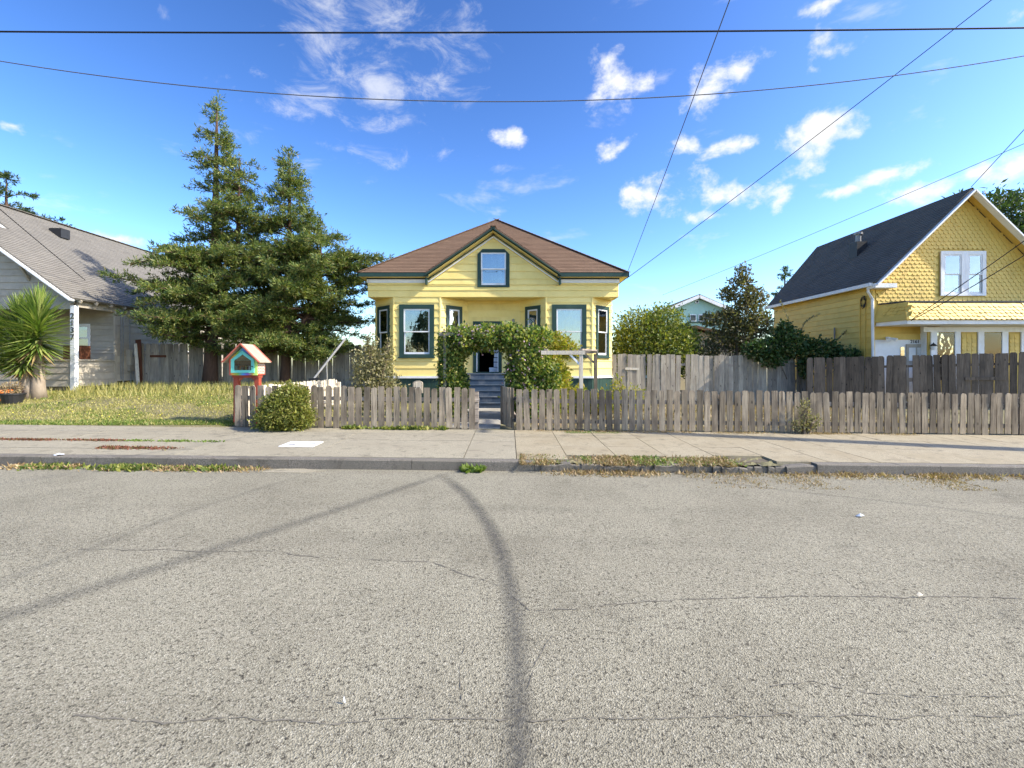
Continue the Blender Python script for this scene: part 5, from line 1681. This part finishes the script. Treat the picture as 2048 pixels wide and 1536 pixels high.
for (x0, y0, xm, ym, x1, y1) in ((1600, 700, 1590, 640, 1640, 628), (1600, 700, 1570, 620, 1560, 600), (1660, 700, 1680, 670, 1700, 655)):
    q = [px(x0, y0, 18.3), px(xm, ym, 18.3), px(x1, y1, 18.3)]
    pts = [q[0].lerp(q[1], t).lerp(q[1].lerp(q[2], t), t) for t in (0, .2, .4, .6, .8, 1)]
    pts[0].z = .0
    MB().tube(pts, [.014, .012, .01, .008, .006, .004], 5).build('cane', 'stem', mb)
    PP = np.array([tuple(pts[i].lerp(pts[i + 1], random.random())) for i in (2, 3, 4) for _ in range(26)])
    leaves('leaf_spray', PP, RNG.normal(size=(len(PP), 3)), .07, .6, 'dusty_leaf', mb)
bush('fence_weed', 'dry weed with pale leaves growing up the right picket fence', 'weed', (AX(1610, 10.2), 10.18, s(6.5)), [(AX(1605, 10.2), 10.16, .12, .3, .07, .14), (AX(1628, 10.2), 10.16, .2, .12, .07, .15), (AX(1608, 10.2), 10.18, .4, .14, .06, .3)], 900, .05, 'dusty_leaf', 8, .4)
# big pine behind the gold house and tree across the street (seen mirrored in the bay window)
bush('far_pine', 'large dark green pine behind the peak of the gold house', 'tree', (32.5, 31.0, 0), [(31.5, 31, 11.2, 2.2, 2, 1.6), (34.5, 31, 11.4, 2.4, 2, 1.7), (33, 31, 9.5, 3.4, 2.6, 1.6), (36, 31, 10, 2.4, 2, 1.8), (30.2, 31, 11.9, 1.1, 1, .9), (34, 31, 7, 3, 2.5, 2)], 16000, .3, 'needles_far', 24, .35, .6, 'bark')
bush('street_tree', 'round tree across the street mirrored in the left bay window', 'tree', (-10, -21, -.6), [(-10, -21, 5.2, 1.2, 1.2, 1.4), (-9.6, -21, 4.0, 1.3, 1.2, 1.0), (-10.6, -21, 4.2, 1.1, 1, .8), (-9.9, -21, 6.7, .8, .8, .8)], 5000, .3, 'needles_far', 16, .5, .55, 'bark')

# yucca palms
def yucca(label, base, heads, seed):
    rng = random.Random(seed)
    t = thing('yucca_palm', label, 'palm', base, 'yucca palms')
    for (hx, hz, hy, r) in heads:
        b0 = Vector(base) + Vector((hx * .25, hy * .2, -.05))
        h = Vector((base[0] + hx, base[1] + hy, base[2] + hz))
        mid = b0.lerp(h, .5) + Vector((hx * .2, 0, 0))
        MB().tube([b0, b0.lerp(mid, .5), mid, mid.lerp(h, .6), h], [.24, .17, .14, .12, .09], 9).build('trunk', 'trunk_grey', t, smooth=True)
        mb, dry = MB(), MB()
        for i in range(430):
            f = i / 429
            el_ = R(86 - 118 * f ** .8 + rng.uniform(-9, 9))
            az = i * 2.39996 + rng.uniform(-.2, .2)
            d = Vector((math.cos(az) * math.cos(el_), math.sin(az) * math.cos(el_), math.sin(el_)))
            L = r * rng.uniform(.82, 1.08) * (.8 + .2 * math.sin(math.pi * f))
            o0 = h + Vector((0, 0, (1.15 * (1 - f) ** 1.2 - .25) * r)) + d * .04
            side = d.cross(Vector((0, 0, 1)))
            side = side.normalized() if side.length > .05 else Vector((1, 0, 0))
            up = side.cross(d)
            w = .030
            sag = Vector((0, 0, -.10 * L * math.cos(el_)))
            pts = [o0, o0 + d * L * .5 + sag * .25, o0 + d * L + sag]
            tgt = dry if f > .955 else mb
            a = [pts[0] - side * w * .6, pts[0] + side * w * .6, pts[1] + side * w, pts[1] - side * w, pts[1] - up * .012, pts[2]]
            tgt.add(a, [(0, 1, 2, 4), (0, 4, 3)[::1], (4, 2, 5), (3, 4, 5)])
        mb.build('leaf_rosette', 'yucca_leaf', t)
        dry.build('dry_leaves', 'yucca_dry', t)
    return t
yb_ = px(75, 798, 14.0)
yucca('tall spiky yucca palm with grey trunks before the left cottage porch', (yb_.x, 14.0, .42), [(.12, 1.75, -.1, 1.0), (-.72, 1.6, .2, .98), (-.25, 1.15, -.15, .8)], 1)
yucca('second yucca palm cut off by the left edge of the picture', (px(-25, 800, 13.9).x, 13.9, .42), [(.1, 1.35, 0, .9)], 2)

# pots by the yucca
pc_ = px(25, 805, 13.2)
zp_ = z_yard(pc_.x, 13.2)
pt = thing('plant_pot', 'black plastic pot with a straggly half-dead plant under the yucca', 'pot', (pc_.x, 13.2, zp_))
MB().lathe((pc_.x, 13.2, zp_), [(0, 0), (.2, 0), (.27, .25), (.29, .25), (.29, .29), (.26, .29), (.24, .23), (0, .23)], 18).build('pot', 'black_plastic', pt)
P, d = blob_points([(pc_.x, 13.2, zp_ + .42, .26, .22, .2)], 420, .3)
leaves('foliage', P, d + RNG.normal(size=(420, 3)) * .6, .06, .4, 'straw', pt)
mb = MB()
for i in range(14):
    a = random.uniform(0, 6.28)
    mb.tube([(pc_.x + .05 * math.cos(a), 13.2 + .05 * math.sin(a), zp_ + .2), (pc_.x + .25 * math.cos(a), 13.2 + .25 * math.sin(a), zp_ + random.uniform(.4, .65))], [.008, .004], 5)
mb.build('stems', 'stem', pt)
q = px(-2, 785, 13.5)
tag(MB().lathe((q.x, 13.6, z_yard(q.x, 13.6)), [(0, 0), (.16, 0), (.2, .22), (.22, .22), (.22, .32), (.19, .32), (0, .28)], 16).build('orange_pot', 'orange'), 'orange planter at the left edge of the picture', 'pot')

# ------------------------------------------------------------------ grass, weeds and litter of leaves
def blades(name, label, cat, pts, h, w, mat, lean=.5):
    n = len(pts)
    A = np.stack([RNG.normal(size=n) * lean, RNG.normal(size=n) * lean, np.ones(n)], 1)
    o = leaves(name, pts, A, h, w, mat)
    return stuff(o, label, cat)
def scatter(n, x0, x1, y0, y1, zf, keep=None):
    X = RNG.uniform(x0, x1, n)
    Y = RNG.uniform(y0, y1, n)
    if keep is not None:
        k = keep(X, Y)
        X, Y = X[k], Y[k]
    return np.stack([X, Y, [zf(a, b_) - .01 for a, b_ in zip(X, Y)]], 1)
def patch(X, Y):
    return np.sin(X * 1.7 + 1.3 * np.sin(Y * 2.1)) + np.sin(Y * 2.6 + X * .9) + .6 * np.sin(X * 4.1 - Y * 3.3)
pts = scatter(70000, -17.5, -6.2, 10.33, 16.2, z_yard, lambda X, Y: ~((X < -14.3) & (Y > 15.55)) & (RNG.random(len(X)) < .35 + .35 * np.clip(patch(X, Y) + 1, 0, 2)))
blades('lawn_grass', 'short dry lawn grass at left', 'grass', pts, .07 * RNG.uniform(.4, 1.5, len(pts)), .16, 'grass', .8)
pts = scatter(30000, -17.5, -6.2, 10.33, 16.5, z_yard, lambda X, Y: patch(X + 3, Y + 1) + np.clip(Y - 13.2, 0, 2) > .6)
blades('lawn_clover', 'greener clover patches in the lawn', 'clover', pts, .06 * RNG.uniform(.5, 1.4, len(pts)), .35, 'grass_green', 1.0)
pts = scatter(9000, -17.5, -6.2, 10.33, 10.9, z_yard)
blades('lawn_edge_grass', 'green grass along the pavement edge of the lawn', 'grass', pts, .07 * RNG.uniform(.5, 1.5, len(pts)), .2, 'grass_green', .8)
pts = scatter(9000, -14.2, -6.3, 13.6, 17.6, z_yard, lambda X, Y: RNG.random(len(X)) < np.clip((Y - 13.2) / 3, .1, 1))
blades('tall_grass', 'tall uncut grass under the conifers', 'grass', pts, .30 * RNG.uniform(.4, 1.3, len(pts)), .05, 'grass', .3)
pts = scatter(5000, -14.3, -9, 15.6, 17.7, z_yard)
blades('ground_ivy', 'low dark green weeds along the foot of the left cottage', 'weeds', pts + np.array([0, 0, .06]), .09, .7, 'ivy', 1.2)
pts = scatter(160, -16, -6.5, 10.8, 14.5, z_yard)
blades('lawn_flowers', 'small yellow flowers dotted over the lawn', 'flowers', pts + np.array([0, 0, .07]), .03, 1.0, 'flower_yellow', .8)
pts = scatter(6000, -6, -1.5, 10.5, 16.5, lambda a, b_: .02)
blades('yard_grass', 'thin grass in the front yard', 'grass', pts, .10 * RNG.uniform(.5, 1.4, len(pts)), .14, 'grass')
pts = scatter(12000, .1, 12, 10.5, 17.5, lambda a, b_: s(a))
blades('yard_weeds', 'straw-coloured weeds behind the right picket fence', 'weeds', pts, .12 * RNG.uniform(.5, 1.6, len(pts)), .14, 'straw', .7)
def clump_line(name, label, cat, x0, x1, y0, y1, n, h, mat, zf, w=.45, gaps=.5):
    cs = RNG.uniform(x0, x1, max(3, int((x1 - x0) * 4.5)))
    X = np.concatenate([RNG.normal(c, RNG.uniform(.04, .25), int(n / len(cs) * RNG.uniform(.2, 1.8)) + 1) for c in cs])
    k = RNG.random(len(X)) < gaps + .5
    X = np.clip(X[k], x0, x1)
    Y = np.clip(RNG.normal((y0 + y1) / 2, (y1 - y0) * .38, len(X)), y0 - .12, y1)
    P = np.stack([X, Y, [zf(a, b_) for a, b_ in zip(X, Y)]], 1)
    return blades(name, label, cat, P, h * RNG.uniform(.5, 1.4, len(P)), w, mat, 1.0)
rz_ = lambda a, b_: z_road(a, b_) - .005
wz_ = lambda a, b_: z_walk(a, b_) - .004
clump_line('gutter_weeds', 'leafy green weeds growing in the gutter at left', 'weeds', -7.3, -3.75, 6.98, 7.19, 1900, .075, 'shrub_leaf', rz_)
clump_line('gutter_straw', 'dry stalks among the gutter weeds at left', 'straw', -8.5, -3.6, 6.95, 7.2, 1500, .07, 'straw', rz_, .2)
clump_line('gutter_weeds', 'sparse dry weeds in the gutter at far left', 'weeds', -9, -6.6, 7.0, 7.19, 900, .07, 'straw', rz_)
clump_line('gutter_tuft', 'green tuft in the gutter before the gate path', 'weeds', -.65, -.45, 7.08, 7.19, 160, .11, 'grass_green', rz_)
clump_line('gutter_straw', 'dead grass and straw along the broken kerb', 'straw', .2, 9.5, 6.95, 7.3, 5200, .07, 'straw', rz_, .18)
clump_line('verge_grass', 'patchy grass on top of the broken kerb', 'grass', .2, 3.6, 7.25, 7.68, 1500, .06, 'grass_green', lambda a, b_: z_walk(a, b_) - .035, .25)
clump_line('verge_straw', 'dead grass on top of the broken kerb', 'straw', .2, 4.2, 7.2, 7.70, 6500, .06, 'straw', lambda a, b_: z_walk(a, b_) - .035, .2)
clump_line('road_straw', 'flattened straw on the road edge at right', 'straw', 2.2, 6.5, 6.35, 7.1, 2200, .04, 'straw', rz_, .2)
clump_line('joint_weeds', 'red-brown succulent weeds in the pavement joint at left', 'weeds', -9.4, -7.0, 8.50, 8.60, 1500, .035, 'red_weed', wz_, .6)
clump_line('joint_weeds', 'green weeds along the pavement joint at left', 'weeds', -7.1, -5.2, 8.50, 8.60, 700, .04, 'grass_green', wz_, .5)
clump_line('joint_weeds', 'red-brown weed patch near the kerb at left', 'weeds', -6.9, -5.5, 7.82, 7.98, 900, .035, 'red_weed', wz_, .6)
clump_line('fence_foot_weeds', 'small green weeds at the foot of the left picket fence', 'weeds', -3.6, -1.4, 10.16, 10.27, 900, .09, 'shrub_leaf', wz_, .5)
clump_line('fence_foot_grass', 'thin grass at the foot of the right picket fence', 'grass', .3, 9, 10.12, 10.28, 2600, .045, 'straw', wz_, .2)
pts = scatter(1500, 1.2, 2.4, 9.95, 10.25, wz_)
blades('pavement_moss', 'green moss patch on the pavement by the right fence', 'moss', pts, .03, .5, 'grass_green', 1.0)

# ------------------------------------------------------------------ utility pole out of frame and the wires
PX, PY = 13.6, 7.62
up = thing('utility_pole', 'wooden utility pole at the kerb beyond the right edge', 'pole', (PX, PY, s(PX) - .06))
def pole_parts(p, x_, y_, h, arm=1.1):
    MB().tube([(x_, y_, -.6), (x_, y_, 5), (x_, y_, h)], [.25, .22, .16], 12).build('shaft', 'pole_wood', p)
    MB().box(x_ - .06, x_ + .06, y_ - arm, y_ + arm, h - .7, h - .58).build('crossarm', 'pole_wood', p)
pole_parts(up, PX, PY, 12.1)
up2 = thing('utility_pole', 'wooden utility pole at the kerb beyond the left edge', 'pole', (-14.2, PY, s(-14.2) - .06))
pole_parts(up2, -14.2, PY, 9.6)
hc = Vector((4.28, 17.05, 4.72))
q1 = px(1448, 0, 7.2)
e1 = hc + (q1 - hc) * 2.59
up3 = thing('utility_pole', 'wooden utility pole across the street behind the viewer', 'pole', (e1.x, e1.y, -.3))
pole_parts(up3, e1.x, e1.y, e1.z + .3)
def wire(label, pts, r=.012, mat='wire'):
    o = MB().tube(pts, r, 5, False).build('overhead_wire', mat)
    tag(o, label, 'wire')
def para(p, q, sag, n=24):
    p, q = Vector(p), Vector(q)
    return [p.lerp(q, t / n) - Vector((0, 0, sag * 4 * (t / n) * (1 - t / n))) for t in range(n + 1)]
zl, zr = px(0, 68, PY).z, px(2048, 57, PY).z
wire('thick black cable running level across the top of the sky', para((-14.2, PY, zl + .1), (PX, PY, zr + .1), .12, 40), .014)
def sagw(x):
    return 5.72 + .72 * ((x + .2) / 8.45) ** 2
wire('thin cable sagging across the sky below the level one', [(X_, PY, sagw(X_)) for X_ in np.linspace(-14.2, PX, 60)], .008, 'cable_grey')
wire('service wire rising steeply from the cottage roof corner', para(hc, e1, .25), .008, 'cable_grey')
wire('service wire slanting up right from the cottage roof corner', para(hc + Vector((.02, 0, -.12)), (PX, PY, 11.9), .12), .010)
wire('faint wire rising to the right behind the slender tree', para(px(1325, 590, 24), (PX, PY, 7.3), .1), .007, 'cable_grey')
wire('dark service wire from the peak of the gold house', para((GPX - .05, GY0, GPZ + .02), (PX, PY, 11.2), .1), .011)
q6 = px(1822, 640, 15.92)
wire('upper of two wires crossing the gable of the gold house', para(q6, (PX, PY, 7.2), .05), .012)
wire('lower of two wires crossing the gable of the gold house', para(q6 + Vector((0, 0, -.02)), (PX + .3, PY, 6.9), .22), .012)
wire('drooping cable above the grey roof at left', para(px(170, 560, 16.5), (-14.2, PY, 9.2), .12), .012)
